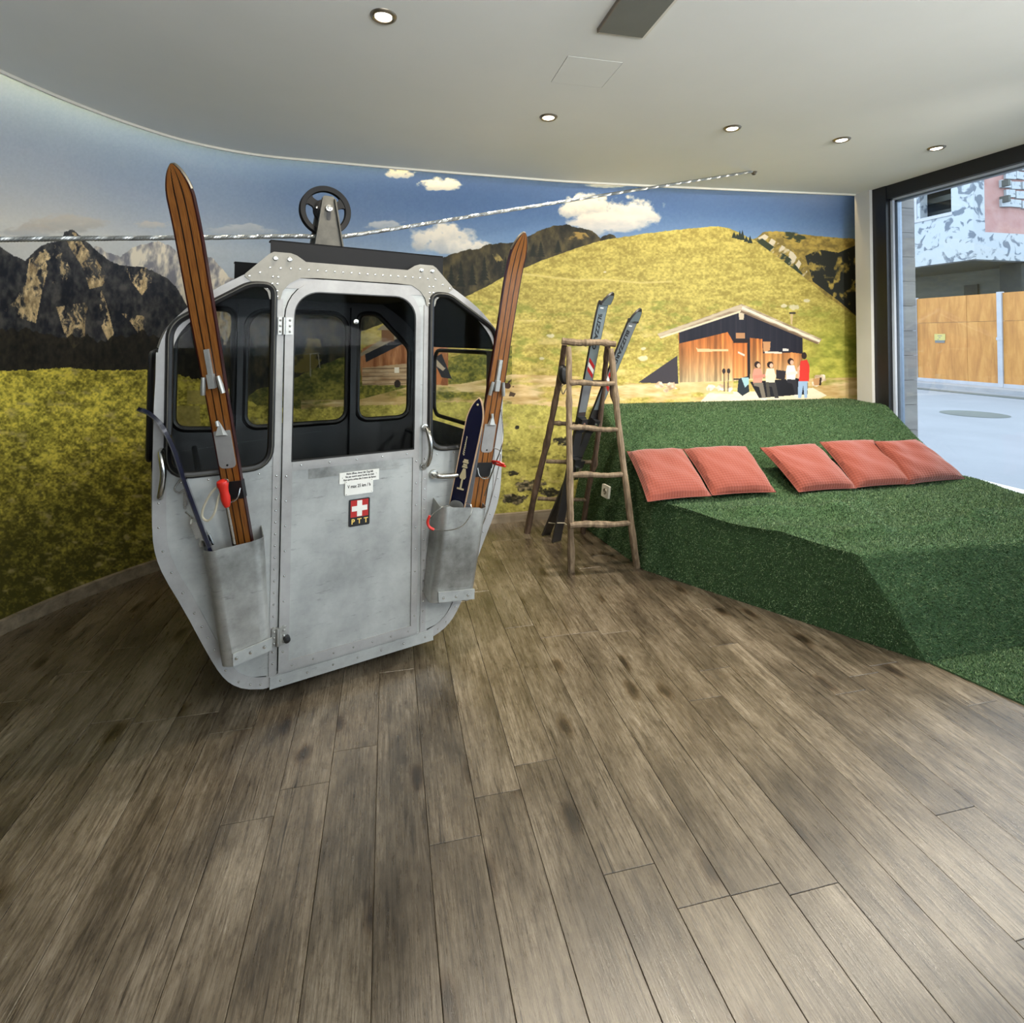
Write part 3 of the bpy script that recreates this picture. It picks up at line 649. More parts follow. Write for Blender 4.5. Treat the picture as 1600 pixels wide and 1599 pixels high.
    put(np.clip((fbm(X, Y, 22, 10, 4, 44) - .55) * 5, 0, 1) * hill * (Y > 470), (120, 132, 52), .55)
    put(np.clip((fbm(X, Y, 30, 12, 4, 45) - .57) * 5, 0, 1) * hill * (Y > 500) * (X < 1080), (226, 204, 136), .6)
    for pts in ([(815, 428), (850, 432), (900, 438), (945, 437), (1000, 442), (1050, 440)],):
        pp = np.array(pts, float); d = np.abs(Y - np.interp(X, pp[:, 0], pp[:, 1])); put((d < 1.6) & (X > 815) & (X < 1050), (214, 196, 120), .7)
    for q, (x, y, r) in enumerate([(860, 525, 7), (846, 560, 5), (1005, 560, 9), (945, 425, 3), (1240, 480, 9), (1260, 470, 6), (1225, 478, 6), (1005, 545, 5)]):
        put(np.clip((1 - ((X - x) / r) ** 2 - ((Y - y) / (r * .55)) ** 2 + (fbm(X, Y, 4, 4, 2, q) - .5)) * 2, 0, 1), (222, 212, 182), .8)
    for x, y, h in [(1147, 372, 10), (1156, 374, 14), (1160, 375, 16), (1166, 378, 9), (1172, 380, 12), (1152, 373, 8), (953, 372, 4)]:
        put(inside([(x - 4, y), (x, y - h), (x + 4, y)]), (34, 44, 36))
    # green slope at the right of the hut
    put(np.clip((X - 1230) / 60, 0, 1) * np.clip((Y - 470) / 60, 0, 1) * hill, lerp([112, 122, 42], [196, 192, 84], fbm(X, Y, 12, 6, 4, 46) * 1.8 - .4), .8)
    win(340, 500, 820, 700)
    # meadow slope in the valley
    sl2 = below([(360, 640), (400, 610), (458, 592), (500, 572), (540, 556), (575, 545), (640, 540), (700, 560), (760, 540)], 3, 8, 9) & (X > 345) & (X < 800)
    grass(sl2, (158, 148, 62), (78, 84, 32), 50, 16, 9)
    for x0, y0, x1, y1 in ((485, 552, 485, 588), (497, 552, 500, 575), (483, 553, 500, 551)):
        put(inside([(x0 - 1, y0), (x1 - 1, y1), (x1 + 1, y1 + 1), (x0 + 1, y0 + 1)]), (176, 166, 140), .8)
    win(460, 560, 1800, 720)
    # trampled path across the picture
    path = (Y > vline([(560, 625), (640, 604), (720, 600), (800, 585), (900, 588), (1000, 600), (1060, 598), (1150, 592), (1345, 590)])) & (X > 470)
    pa = np.clip((fbm(X, Y, 40, 9, 4, 55) - .30) * 4, 0, 1) * path
    put(pa, lerp([176, 142, 84], [232, 208, 160], fbm(X, Y, 26, 6, 4, 56) * 1.5 - .2))
    put(path & (X < 620) & (Y < 628), lerp([150, 120, 70], [186, 160, 100], fbm(X, Y, 26, 6, 4, 57)), .5)
    win(-9999, 560)
    # foreground meadow
    fg = below([(-500, 585), (0, 580), (60, 578), (110, 574), (150, 579), (240, 578), (345, 600), (400, 632), (470, 640), (560, 634), (640, 632), (720, 628), (800, 632), (900, 636), (960, 634), (1345, 640)], 5, 5, 10)
    lt = lerp([226, 208, 84], [206, 196, 104], (X - 200) / 500); dk = lerp([104, 98, 34], [118, 112, 50], (X - 200) / 500)  # left tone raised in the print, standing in for missing room light
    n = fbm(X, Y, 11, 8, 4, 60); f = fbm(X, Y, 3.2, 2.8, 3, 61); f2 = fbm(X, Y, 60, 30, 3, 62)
    dep = np.clip((Y - 590) / 330, 0, 1)  # darkens the grass downwards, most on the left: shade painted into the print
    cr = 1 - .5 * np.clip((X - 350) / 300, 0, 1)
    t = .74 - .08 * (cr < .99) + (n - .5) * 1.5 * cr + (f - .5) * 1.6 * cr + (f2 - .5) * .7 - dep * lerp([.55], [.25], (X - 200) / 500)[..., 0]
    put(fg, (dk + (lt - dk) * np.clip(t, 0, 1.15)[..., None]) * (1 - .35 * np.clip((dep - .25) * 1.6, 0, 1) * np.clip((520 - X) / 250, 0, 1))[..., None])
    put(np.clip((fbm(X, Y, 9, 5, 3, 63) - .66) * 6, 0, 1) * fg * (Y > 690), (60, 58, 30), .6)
    put(np.clip((fbm(X, Y, 20, 9, 3, 64) - .66) * 6, 0, 1) * fg, (196, 176, 120), .6)
    put((fg & (X > 1000)) & (Y < 640), (206, 186, 120), .6)
    for x, y, rx, ry in [(885, 690, 22, 8), (808, 668, 4, 3), (830, 760, 24, 9), (805, 780, 22, 9), (860, 770, 14, 7), (800, 740, 10, 4)]:
        put(np.clip((1.1 - ((X - x) / rx) ** 2 - ((Y - y) / ry) ** 2 + (fbm(X, Y, 6, 4, 3, int(x)) - .5) * 2.4) * 2, 0, 1), lerp([38, 36, 24], [150, 136, 104], fbm(X, Y, 5, 4, 2, 65) * 2 - .8))
    win(780, 580, 840, 640)
    # tracks near the hill foot
    put(np.clip(1.1 - ((X - 795) / 9) ** 2 - ((Y - 600) / 8) ** 2 + (fbm(X, Y, 6, 6, 2, 66) - .5) * 2, 0, 1) > .4, (66, 46, 34)); put(inside([(797, 612), (806, 615), (803, 620), (795, 619)]), (80, 62, 46))
    win(260, 590, 340, 690)
    # pale hay blocks in the far meadow
    put(inside([(272, 634), (313, 634), (313, 668), (274, 674)]), lerp([150, 136, 76], [196, 180, 112], fbm(X, Y, 5, 5, 3, 67)), .8)
    put(inside([(292, 610), (325, 610), (325, 632), (292, 632)]), (184, 168, 100), .75)
    win(550, 490, 715, 615)
    # --- hut seen behind the cabin
    put(inside([(562, 560), (566, 545), (640, 512), (700, 528), (700, 602), (566, 602)]), lerp([120, 66, 34], [196, 140, 96], fbm(X, Y, 5, 30, 4, 70) * 1.6 - .3))
    put(inside([(566, 575), (636, 568), (636, 602), (566, 602)]), lerp([150, 120, 88], [206, 186, 154], fbm(X, Y, 16, 4, 4, 71) * 1.5 - .2), .85)
    for yy in range(576, 602, 6): put(inside([(566, yy), (636, yy - 1), (636, yy), (566, yy + 1)]), (92, 70, 50), .7)
    put(inside([(570, 552), (640, 521), (640, 532), (572, 566)]), (34, 36, 44))
    put(inside([(558, 556), (590, 534), (648, 508), (700, 524), (708, 540), (648, 516), (562, 558)]), lerp([130, 118, 100], [182, 168, 146], fbm(X, Y, 20, 3, 3, 72)))
    put(inside([(594, 516), (620, 502), (660, 518), (648, 524), (622, 514)]), (150, 138, 116)); put(inside([(596, 516), (616, 516), (616, 534), (596, 534)]), (128, 92, 62)); put(inside([(588, 516), (608, 501), (632, 516)]), (154, 140, 118))
    put(inside([(670, 572), (682, 566), (694, 582), (688, 600), (672, 600)]), (186, 116, 66)); put(inside([(676, 560), (690, 553), (706, 592), (690, 590)]), (40, 40, 46)); put(inside([(668, 562), (678, 558), (696, 576), (692, 580)]), (176, 160, 140))
    put(inside([(616, 574), (624, 574), (624, 583), (616, 583)]), (236, 226, 210)); put(np.hypot((X - 621) / 5, (Y - 600) / 6) < 1, (44, 34, 30))
    win(990, 460, 1310, 640)
    # --- alpine hut on the right
    put(inside([(997, 598), (1058, 556), (1060, 600)]), (58, 54, 60))
    boards = fbm(X, Y * 0, 3.2, 3.2, 2, 80); grn = fbm(X, Y, 3, 26, 4, 81)
    tt = np.clip((Y - 525) / 72, 0, 1)
    wood = lerp([196, 112, 52], [204, 180, 136], tt ** 1.4) * (0.62 + .5 * boards + .35 * (grn - .4))[..., None]
    put(inside([(1060, 520), (1158, 484), (1254, 524), (1254, 592), (1172, 592), (1146, 596), (1062, 598)]), wood)
    put(inside([(1061, 537), (1061, 520), (1158, 485), (1254, 526), (1254, 553), (1238, 551), (1192, 552), (1191, 530), (1172, 528), (1172, 537), (1145, 533), (1137, 519), (1100, 528)]), lerp([18, 20, 34], [44, 42, 52], fbm(X, Y * 0, 3, 3, 2, 82)))
    put(inside([(1145, 536), (1168, 536), (1168, 590), (1145, 591)]), lerp([186, 96, 40], [214, 150, 92], tt) * (.75 + .4 * boards)[..., None])
    put(inside([(1168, 530), (1172, 530), (1172, 592), (1168, 592)]), (30, 24, 26)); put(inside([(1146, 530), (1170, 530), (1170, 536), (1146, 536)]), (36, 26, 26)); put(inside([(1146, 592), (1160, 591), (1160, 593), (1146, 594)]), (36, 30, 30))
    put(inside([(1192, 534), (1204, 534), (1203, 548), (1193, 550)]), (186, 136, 92)); put(inside([(1223, 545), (1232, 545), (1232, 549), (1223, 549)]), (206, 200, 192)); put(inside([(1195, 549), (1222, 550), (1222, 553), (1195, 552)]), (206, 196, 180)); put(inside([(1150, 520), (1164, 520), (1164, 529), (1150, 529)]), (176, 128, 88))
    put(inside([(1090, 545), (1138, 546), (1138, 549), (1090, 550), (1087, 542)]), (214, 180, 134)); put(inside([(1153, 549), (1164, 554), (1163, 557), (1153, 552)]), (200, 190, 176))
    put(inside([(1154, 489), (1163, 489), (1162, 500), (1155, 500)]), (206, 190, 162))
    put(inside([(1027, 522), (1159, 475), (1284, 530), (1279, 538), (1158, 487), (1032, 529)]), lerp([134, 112, 88], [214, 196, 168], fbm(X, Y, 30, 3, 3, 83) * 1.6 - .3))
    put(inside([(1028, 523), (1159, 476), (1159, 480), (1030, 526)]), (196, 178, 150)); put(inside([(1160, 479), (1282, 532), (1280, 535), (1159, 483)]), (232, 220, 198)); put(inside([(1030, 527), (1158, 485), (1158, 488), (1033, 529)]), (226, 208, 176)); put(inside([(1158, 485), (1279, 536), (1277, 538), (1157, 488)]), (120, 98, 78))
    put(inside([(1235, 491), (1239, 491), (1238, 508), (1235, 506)]), (204, 178, 130)); put(inside([(1233, 488), (1243, 488), (1243, 491), (1233, 491)]), (56, 50, 46))
    # forecourt
    put(inside([(1110, 612), (1200, 612), (1270, 606), (1292, 618), (1260, 632), (1090, 632)]), lerp([226, 206, 172], [246, 234, 214], fbm(X, Y, 14, 5, 3, 84)), .9)
    put(inside([(1062, 598), (1146, 595), (1146, 616), (1062, 612)]), lerp([196, 164, 110], [222, 196, 150], fbm(X, Y, 10, 5, 3, 85)), .7)
    for x, y, r in ((1030, 601, 8), (1049, 604, 9), (1040, 610, 5), (1110, 606, 8), (1126, 606, 8), (1140, 608, 7), (1282, 592, 9), (1275, 600, 8)):
        put(np.hypot((X - x) / r, (Y - y) / (r * .7)) + (fbm(X, Y, 5, 5, 2, x) - .5) < .9, lerp([170, 140, 108], [238, 226, 206], fbm(X, Y, 6, 5, 2, 86) * 1.6 - .3))
    put(inside([(1172, 597), (1262, 590), (1262, 616), (1186, 622)]), (26, 26, 32)); put(inside([(1270, 592), (1283, 590), (1282, 602), (1272, 602)]), (184, 140, 96)); put(inside([(1281, 590), (1284, 590), (1283, 602), (1280, 602)]), (48, 36, 30))
    for x in (1131, 1138.5): put(inside([(x - .8, 580), (x + .8, 580), (x + 1.6 - (x > 1135) * 2, 612), (x - (x > 1135) * 2, 612)]), (88, 72, 60)); put(np.hypot((X - x) / 2.6, (Y - 580) / 4) < 1, (46, 38, 38))
    put(inside([(1154, 592), (1168, 588), (1171, 612), (1160, 619), (1152, 612)]), (36, 44, 52)); put(inside([(1158, 590), (1170, 590), (1170, 600), (1164, 606)]), (150, 184, 190))
    # seated and standing walkers
    def head(x, y, hair=True):
        if hair: put(np.hypot((X - x + .6) / 4.8, (Y - y + 1) / 5.2) < 1, (40, 28, 26))
        put(np.hypot((X - x - 1.2) / 2.8, (Y - y - .4) / 3.6) < 1, (214, 170, 146))
    def person(x, y, top, leg, seat=True):
        put(inside([(x - 6, y + 5), (x + 5, y + 5), (x + 8, y + 16), (x + 6, y + 29), (x - 7, y + 29), (x - 8, y + 14)]), np.array(top)); head(x, y)
        put(inside([(x - 7, y + 16), (x + 12, y + 14), (x + 12, y + 18), (x - 6, y + 21)]), np.array(top) * .92)
        if seat: put(inside([(x - 6, y + 27), (x + 8, y + 27), (x + 13, y + 52), (x + 7, y + 53), (x + 2, y + 34), (x - 6, y + 32)]), np.array(leg)); put(inside([(x + 5, y + 51), (x + 14, y + 51), (x + 15, y + 54), (x + 4, y + 54)]), (226, 216, 200))
    person(1184, 571, (214, 138, 118), (116, 108, 96)); person(1204, 571, (222, 212, 184), (58, 56, 56)); person(1236, 566, (228, 226, 216), (44, 44, 50))
    put(inside([(1199, 580), (1208, 578), (1211, 596), (1200, 597)]), (226, 214, 176)); put(inside([(1213, 578), (1228, 580), (1226, 594), (1213, 592)]), (40, 36, 42)); put(inside([(1196, 597), (1201, 597), (1204, 621), (1199, 621)]), (70, 66, 60))
    put(inside([(1247, 596), (1262, 596), (1261, 622), (1257, 622), (1255, 603), (1252, 622), (1247, 622)]), (150, 176, 206)); put(inside([(1251, 564), (1261, 562), (1265, 572), (1264, 596), (1248, 596), (1249, 576)]), (206, 56, 48)); put(np.hypot((X - 1256.5) / 4, (Y - 556) / 5.4) < 1, (44, 32, 30)); put(inside([(1246, 575), (1250, 570), (1249, 592), (1246, 592)]), (216, 168, 140))
    # left grass already carries painted light and shade; only clipped here
    img = np.clip(full, 0, 255)
    pic = bpy.data.images.new('mural_print', TW, TH); pic.alpha_mode = 'NONE'
    px = np.ones((TH, TW, 4), np.float32); px[..., :3] = np.clip(img / 255 * MURAL_GAIN, 0, 1)
    pic.pixels.foreach_set(px.ravel()); pic.update(); pic.pack()
    return pic
MURAL_GAIN = 1.0
m, nt, b = new_mat('mural_print'); N = nt.nodes; L = nt.links
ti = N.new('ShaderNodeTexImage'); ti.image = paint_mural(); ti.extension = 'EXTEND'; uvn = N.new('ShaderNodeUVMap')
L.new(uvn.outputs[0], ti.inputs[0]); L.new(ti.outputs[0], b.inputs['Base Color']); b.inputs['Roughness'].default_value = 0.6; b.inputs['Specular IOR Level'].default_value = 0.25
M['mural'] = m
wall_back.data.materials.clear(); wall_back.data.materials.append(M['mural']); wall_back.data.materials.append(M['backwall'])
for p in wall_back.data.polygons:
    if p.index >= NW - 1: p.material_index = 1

# ------------------------------------------------------------------ the cable car cabin
GO = Vector((-0.138, 2.380, 0.0)); GANG = math.radians(18.97)
car = thing('cable_car', 'old silver riveted ski lift cabin hanging from the wire rope before the mural', 'cable car', GO, (0, 0.0105, GANG))
GM = world_m(car)
def gw(w, b, z): return GM @ Vector((w, b, z))
def gplane(px, py, b):
    """where a line of sight meets the plane lying b behind the cabin's front"""
    r = ray(px, py); o = np.array(gw(0, b, 0)); n = np.array(GM.to_3x3() @ Vector((0, 1, 0))); return CAM + r * (((o - CAM) @ n) / (r @ n))
def gdist(px, py, b): return float((gplane(px, py, b) - CAM) @ RW[:, 2])
def TG(w, z, b): return (w, b, z)               # cabin frame: w across, b towards the back, z up
def G(mb, name, m, parent=None, **kw): return mb.build(name, m, parent or car, local=True, **kw)
half = [(0.0, 1.722), (0.215, 1.722), (0.25, 1.745), (0.272, 1.752), (0.335, 1.752), (0.352, 1.742), (0.434, 1.658), (0.547, 1.588), (0.617, 1.528), (0.668, 1.468), (0.693, 1.42), (0.708, 1.36), (0.714, 1.18), (0.713, 0.90),
        (0.709, 0.72), (0.697, 0.645), (0.672, 0.572), (0.610, 0.445), (0.527, 0.255), (0.487, 0.175), (0.452, 0.128), (0.405, 0.094), (0.34, 0.074), (0.0, 0.072)]
def smooth2(pts, it=1):
    for _ in range(it):
        q = [pts[0]]
        for a, b in zip(pts[:-1], pts[1:]):
            d = math.hypot(a[0] - b[0], a[1] - b[1])
            f = 0.25 if d < 0.25 else 0.06
            q += [(a[0] + (b[0] - a[0]) * f, a[1] + (b[1] - a[1]) * f), (b[0] + (a[0] - b[0]) * f, b[1] + (a[1] - b[1]) * f)]
        q.append(pts[-1]); pts = q
    return pts
body_half = smooth2([p for p in half if p[1] < 1.66 and p[0] > 0.3], 1)
body_half = [(0.30, 1.655), (0.42, 1.652)] + body_half
OUT = body_half + [(-w, z) for w, z in reversed(body_half)]          # outline clockwise from the top right
def arch(wl, zb, wr, zt, rt, rb=0.0, n=8):
    p = []
    for cx, cz, a0, r in ((wr - rt, zt - rt, 0, rt), (wl + rt, zt - rt, 90, rt), (wl + rb, zb + rb, 180, rb), (wr - rb, zb + rb, 270, rb)):
        if r == 0: p.append((cx, cz)); continue
        for k in range(n + 1):
            a = math.radians(a0 + 90 * k / n); p.append((cx + r * math.cos(a), cz + r * math.sin(a)))
    return p
def rounded(pts, r, n=6):
    """polygon with its corners rounded"""
    out = []; m = len(pts)
    for i in range(m):
        p0, p1, p2 = Vector(pts[i - 1]), Vector(pts[i]), Vector(pts[(i + 1) % m]); rr = r[i] if hasattr(r, '__len__') else r
        d1 = (p0 - p1).normalized(); d2 = (p2 - p1).normalized(); a = d1.angle(d2)
        t = min(rr / math.tan(a / 2), (p0 - p1).length * .49, (p2 - p1).length * .49); q1 = p1 + d1 * t; q2 = p1 + d2 * t
        for k in range(n + 1):
            f = k / n; out.append(tuple(q1 * (1 - f) ** 2 + p1 * 2 * f * (1 - f) + q2 * f * f))
    return out
def shrink(poly, d):
    """offset a closed outline inwards by d"""
    c = Vector((sum(p[0] for p in poly) / len(poly), sum(p[1] for p in poly) / len(poly))); out = []; m = len(poly)
    A = sum(poly[i][0] * poly[(i + 1) % m][1] - poly[(i + 1) % m][0] * poly[i][1] for i in range(m)); sg = 1 if A > 0 else -1
    for i in range(m):
        t = Vector(poly[(i + 1) % m]) - Vector(poly[i - 1]); t.normalize(); out.append((poly[i][0] - t.y * d * sg, poly[i][1] + t.x * d * sg))
    return out
DOOR = arch(-0.292, 0.118, 0.282, 1.656, 0.155, 0.0)
sidew = lambda s: rounded([(s * 0.327, 0.914), (s * 0.672, 0.914), (s * 0.677, 1.462), (s * 0.418, 1.625), (s * 0.327, 1.625)], [0.085, 0.085, 0.10, 0.11, 0.10])
WL, WR = sidew(-1), sidew(1)
# front end plate
b = MB(); b.plate(OUT, [DOOR, shrink(WL, 0.008), shrink(WR, 0.008)], 0.0, 0.012, TG); G(b, 'end_plate', M['alu'])
# outer edge band, a sheet standing 3 mm proud
b = MB(); b.plate(OUT, [shrink(OUT, 0.042)], -0.004, 0.0, TG); G(b, 'edge_band', M['alu_light'])
# header sheet with its two bolted gussets
hp = []
for s in (1,):
    hp = [(0.215, 1.722), (0.25, 1.745), (0.272, 1.752), (0.335, 1.752), (0.352, 1.742), (0.434, 1.660), (0.436, 1.648), (0.414, 1.632), (0.372, 1.612), (0.355, 1.595), (0.347, 1.566), (0.308, 1.566), (0.300, 1.60), (0.275, 1.632), (0.235, 1.656), (0.17, 1.660)]
header = hp + [(-w, z) for w, z in reversed(hp)]
b = MB(); b.plate(header, [], -0.0075, -0.0035, TG); G(b, 'header_plate', M['alu_header'])
b = MB(); b.plate([(-0.318, 0.066), (0.36, 0.066), (0.36, 0.112), (-0.318, 0.112)], [], -0.008, -0.004, TG); G(b, 'sill_plate', M['alu'])
for s in (-1, 1):
    b = MB(); b.plate([(s * 0.297, 0.115), (s * 0.322, 0.115), (s * 0.322, 1.57), (s * 0.297, 1.57)], [], -0.004, 0.0, TG); G(b, 'door_post', M['alu_light'])
# lower corner panels: a thin lap line where sheets meet
for s in (-1, 1):
    b = MB(); b.tube([(s * x, -0.001, z) for x, z in spline([(0.33, 0.118), (0.40, 0.135), (0.45, 0.175), (0.50, 0.27), (0.60, 0.49), (0.645, 0.60)], 24)], 0.0016, 5); G(b, 'seam', M['blacksteel'])
# windows left and right of the door
for s, pl in ((-1, WL), (1, WR)):
    gk = MB(); c_ = shrink(pl, 0.004); gk.tube([(w, -0.006, z) for w, z in c_], 0.013, 8, closed=True); ga = G(gk, 'window_gasket', M['rubber'], smooth=True)
    ln = MB(); ln.tube([(w, -0.017, z) for w, z in shrink(pl, 0.001)], 0.0028, 6, closed=True); G(ln, 'filler_strip', M['bracket'], ga, smooth=True)
    gl = MB(); gl.plate(shrink(pl, 0.008), [], 0.004, 0.007, TG); G(gl, 'window_pane', M['glass'])
# door
dr = thing('door', None, None); dr.parent = car
DF = arch(-0.289, 0.121, 0.279, 1.653, 0.152, 0.0); DG = arch(-0.257, 0.927, 0.256, 1.604, 0.098, 0.004)
b = MB(); b.plate(DF, [DG, [(-0.252, 0.158), (0.250, 0.158), (0.250, 0.893), (-0.252, 0.893)]], -0.012, 0.004, TG); G(b, 'door_frame', M['alu_light'], dr)
b = MB(); b.plate([(-0.254, 0.156), (0.252, 0.156), (0.252, 0.895), (-0.254, 0.895)], [], -0.006, 0.0, TG); G(b, 'door_panel', M['alu'], dr)
b = MB(); b.plate([(-0.252, 0.905), (0.252, 0.905), (0.252, 0.925), (-0.252, 0.925)], [], -0.0135, -0.0121, TG); G(b, 'glass_ledge', M['alu_light'], dr)
b = MB(); b.plate([(-0.19, 0.852), (0.19, 0.852), (0.19, 0.892), (-0.19, 0.892)], [], -0.0072, -0.0061, TG); G(b, 'rub_strip', M['alu_worn'], dr)
b = MB(); b.plate(shrink(DG, -0.002), [], -0.004, -0.001, TG); G(b, 'door_glass', M['glass'], dr)
b = MB(); b.tube([(w, -0.005, z) for w, z in shrink(DG, 0.002)], 0.004, 6, closed=True); G(b, 'glass_seal', M['rubber'], dr)
b = MB(); b.lathe([(0, -0.014), (0.010, -0.012), (0.011, 0.0)], (-0.012, -0.004, 1.487), (0, 1, 0), 14); b.lathe([(0, -0.017), (0.005, -0.016), (0.006, -0.012)], (-0.012, -0.004, 1.487), (0, 1, 0), 10); G(b, 'glass_stud', M['chrome'], dr, smooth=True)
for z in (1.463, 0.262):
    h = MB(); h.box(-0.315, -0.297, -0.014, -0.004, z - 0.034, z + 0.034); h.box(-0.290, -0.262, -0.016, -0.012, z - 0.034, z + 0.034); h.tube([(-0.294, -0.016, z - 0.034), (-0.294, -0.016, z + 0.034)], 0.007, 10)
    for dz in (-0.022, 0.0, 0.022): h.lathe([(0, -0.005), (0.0045, -0.003), (0.005, 0)], (-0.272, -0.016, z + dz), (0, 1, 0), 8); h.lathe([(0, -0.005), (0.0045, -0.003), (0.005, 0)], (-0.307, -0.014, z + dz), (0, 1, 0), 8)
    G(h, 'hinge', M['alu_worn'], dr, smooth=True)
b = MB(); b.lathe([(0, -0.022), (0.012, -0.02), (0.013, 0.0)], (-0.262, -0.014, 0.25), (0, 1, 0), 12); G(b, 'rubber_buffer', M['rubber'], dr, smooth=True)
# placards and emblem
p1 = MB(); p1.plate([(-0.068, 0.816), (0.098, 0.816), (0.098, 0.861), (-0.068, 0.861)], [], -0.0100, -0.0074, TG); sg = G(p1, 'instruction_placard', M['white'], dr, label='white enamel placard with three lines of small lettering')
p2 = MB(); p2.plate(rounded([(-0.046, 0.766), (0.072, 0.766), (0.072, 0.826), (-0.046, 0.826)], 0.005, 3), [], -0.0125, -0.0101, TG); sg2 = G(p2, 'speed_placard', M['white'], dr, label='small white placard giving the top speed')
def gtext(name, body, size, w, z, b, m, parent, **kw):
    mm = GM @ frame_m((w, b, z), (1, 0, 0), (0, 0, 1), (0, -1, 0)); return text(name, body, size, mm, m, parent, **kw)
for k, tx in enumerate(('Nicht öffnen, bevor der Zug hält', "Ne pas ouvrir avant l'arrêt du train", 'Non aprire prima che il treno sia fermo')):
    gtext('lettering', tx, 0.0115, 0.016, 0.8545 - k * 0.0122, -0.0102, M['blackprint'], dr, xs=0.74, bold=0.0003)
gtext('lettering', 'V max 25 km / h', 0.0185, 0.013, 0.801, -0.0127, M['blackprint'], dr, bold=0.0004, xs=0.78)
em = MB(); em.plate(rounded([(-0.027, 0.634), (0.060, 0.634), (0.060, 0.746), (-0.027, 0.746)], 0.006, 3), [], -0.0105, -0.0061, TG); G(em, 'emblem', M['blackprint'], dr, label='black enamel badge with a white cross on red above yellow letters')
b = MB()
for (x0, x1, z0, z1) in ((-0.0205, 0.0155, 0.708, 0.742), (0.0175, 0.0535, 0.708, 0.742), (-0.0205, 0.0155, 0.672, 0.706), (0.0175, 0.0535, 0.672, 0.706)): b.plate([(x0, z0), (x1, z0), (x1, z1), (x0, z1)], [], -0.0112, -0.0106, TG)
G(b, 'red_field', M['redprint'], dr)
b = MB(); c0, z0 = 0.0165, 0.707; a_, l_ = 0.0105, 0.0325
b.plate([(c0 - a_, z0 - l_), (c0 + a_, z0 - l_), (c0 + a_, z0 - a_), (c0 + l_, z0 - a_), (c0 + l_, z0 + a_), (c0 + a_, z0 + a_), (c0 + a_, z0 + l_), (c0 - a_, z0 + l_), (c0 - a_, z0 + a_), (c0 - l_, z0 + a_), (c0 - l_, z0 - a_), (c0 - a_, z0 - a_)], [], -0.0121, -0.0113, TG); G(b, 'white_cross', M['white'], dr)
for ch, w in (('P', -0.010), ('T', 0.0165), ('T', 0.044)): gtext('lettering', ch, 0.029, w, 0.653, -0.0108, M['yellowprint'], dr, bold=0.0006)
# handles
b = MB(); b.tube([(w, y, z) for w, y, z in spline([(0.306, -0.006, 1.018), (0.306, -0.035, 1.012), (0.309, -0.055, 0.985), (0.313, -0.060, 0.94), (0.311, -0.055, 0.89), (0.306, -0.035, 0.858), (0.303, -0.006, 0.848)], 28)], [0.011 if 3 < i < 25 else 0.0135 for i in range(28)], 10); b.lathe([(0.0, -0.008), (0.016, -0.006), (0.017, 0.0)], (0.306, -0.004, 1.02), (0, 1, 0), 12); b.lathe([(0.0, -0.008), (0.016, -0.006), (0.017, 0.0)], (0.303, -0.004, 0.846), (0, 1, 0), 12); G(b, 'grab_handle', M['chrome'], smooth=True)
b = MB(); b.tube([(w, y, z) for w, y, z in spline([(-0.688, -0.006, 1.015), (-0.688, -0.035, 1.008), (-0.684, -0.052, 0.98), (-0.680, -0.056, 0.94), (-0.684, -0.05, 0.89), (-0.688, -0.03, 0.860), (-0.688, -0.006, 0.85)], 28)], 0.010, 10); G(b, 'grab_handle', M['chrome'], smooth=True)
b = MB(); b.lathe([(0, -0.014), (0.02, -0.012), (0.022, 0.0)], (0.352, 0, 0.806), (0, 1, 0), 16); b.tube([(w, y, z) for w, y, z in spline([(0.352, -0.01, 0.806), (0.352, -0.045, 0.806), (0.37, -0.056, 0.806), (0.42, -0.058, 0.803), (0.47, -0.055, 0.803)], 18)], [0.011] * 8 + [0.012] * 10, 10); G(b, 'door_lever', M['chrome'], smooth=True)
# rivets: many and tiny, one body
rv = MB()
def rivet(w, z, b0, r=0.0052): rv.lathe([(0, -0.0032), (r * .7, -0.0025), (r, 0.0)], (w, b0, z), (0, 1, 0), 7)
for k in range(17): rivet(-0.272 + k * 0.034, 1.692, -0.0075)
for s in (-1, 1):
    for w, z in ((0.420, 1.652), (0.384, 1.668), (0.348, 1.69), (0.31, 1.69), (0.337, 1.655), (0.318, 1.655), (0.339, 1.628), (0.320, 1.628), (0.339, 1.60), (0.320, 1.60), (0.339, 1.578), (0.320, 1.578), (0.372, 1.625), (0.355, 1.607)): rivet(s * w, z, -0.0075)
    for k in range(17): rivet(s * 0.309, 0.16 + k * 0.045, -0.004, 0.0045)
    for k in range(4): rivet(s * (0.37 + k * 0.085), 0.893, 0.0, 0.0045)
    for k, z in enumerate(np.linspace(0.20, 0.875, 8)): rivet(s * 0.270 - 0.004, z, -0.012, 0.0045)
    band = [(0.692, 0.83), (0.690, 0.745), (0.676, 0.66), (0.648, 0.58), (0.612, 0.50), (0.575, 0.42), (0.55, 0.365), (0.53, 0.32), (0.508, 0.27), (0.47, 0.185), (0.425, 0.128), (0.385, 0.107), (0.35, 0.095)]
    for w, z in band: rivet(s * w, z, -0.004, 0.0045)
for k in range(5): rivet(-0.22 + k * 0.11, 0.912, -0.0135, 0.0045)
for k in range(7): rivet(-0.28 + k * 0.1, 0.090, -0.008, 0.005); rivet(-0.24 + k * 0.08, 0.139, -0.012, 0.004)
for w, z in ((-0.056, 0.84), (0.086, 0.845)): rivet(w, z, -0.0101, 0.002)
for w in (-0.040, 0.066):
    for z in (0.771, 0.821): rivet(w, z, -0.0125, 0.002)
G(rv, 'rivets', M['chrome'], smooth=True, kind='stuff')
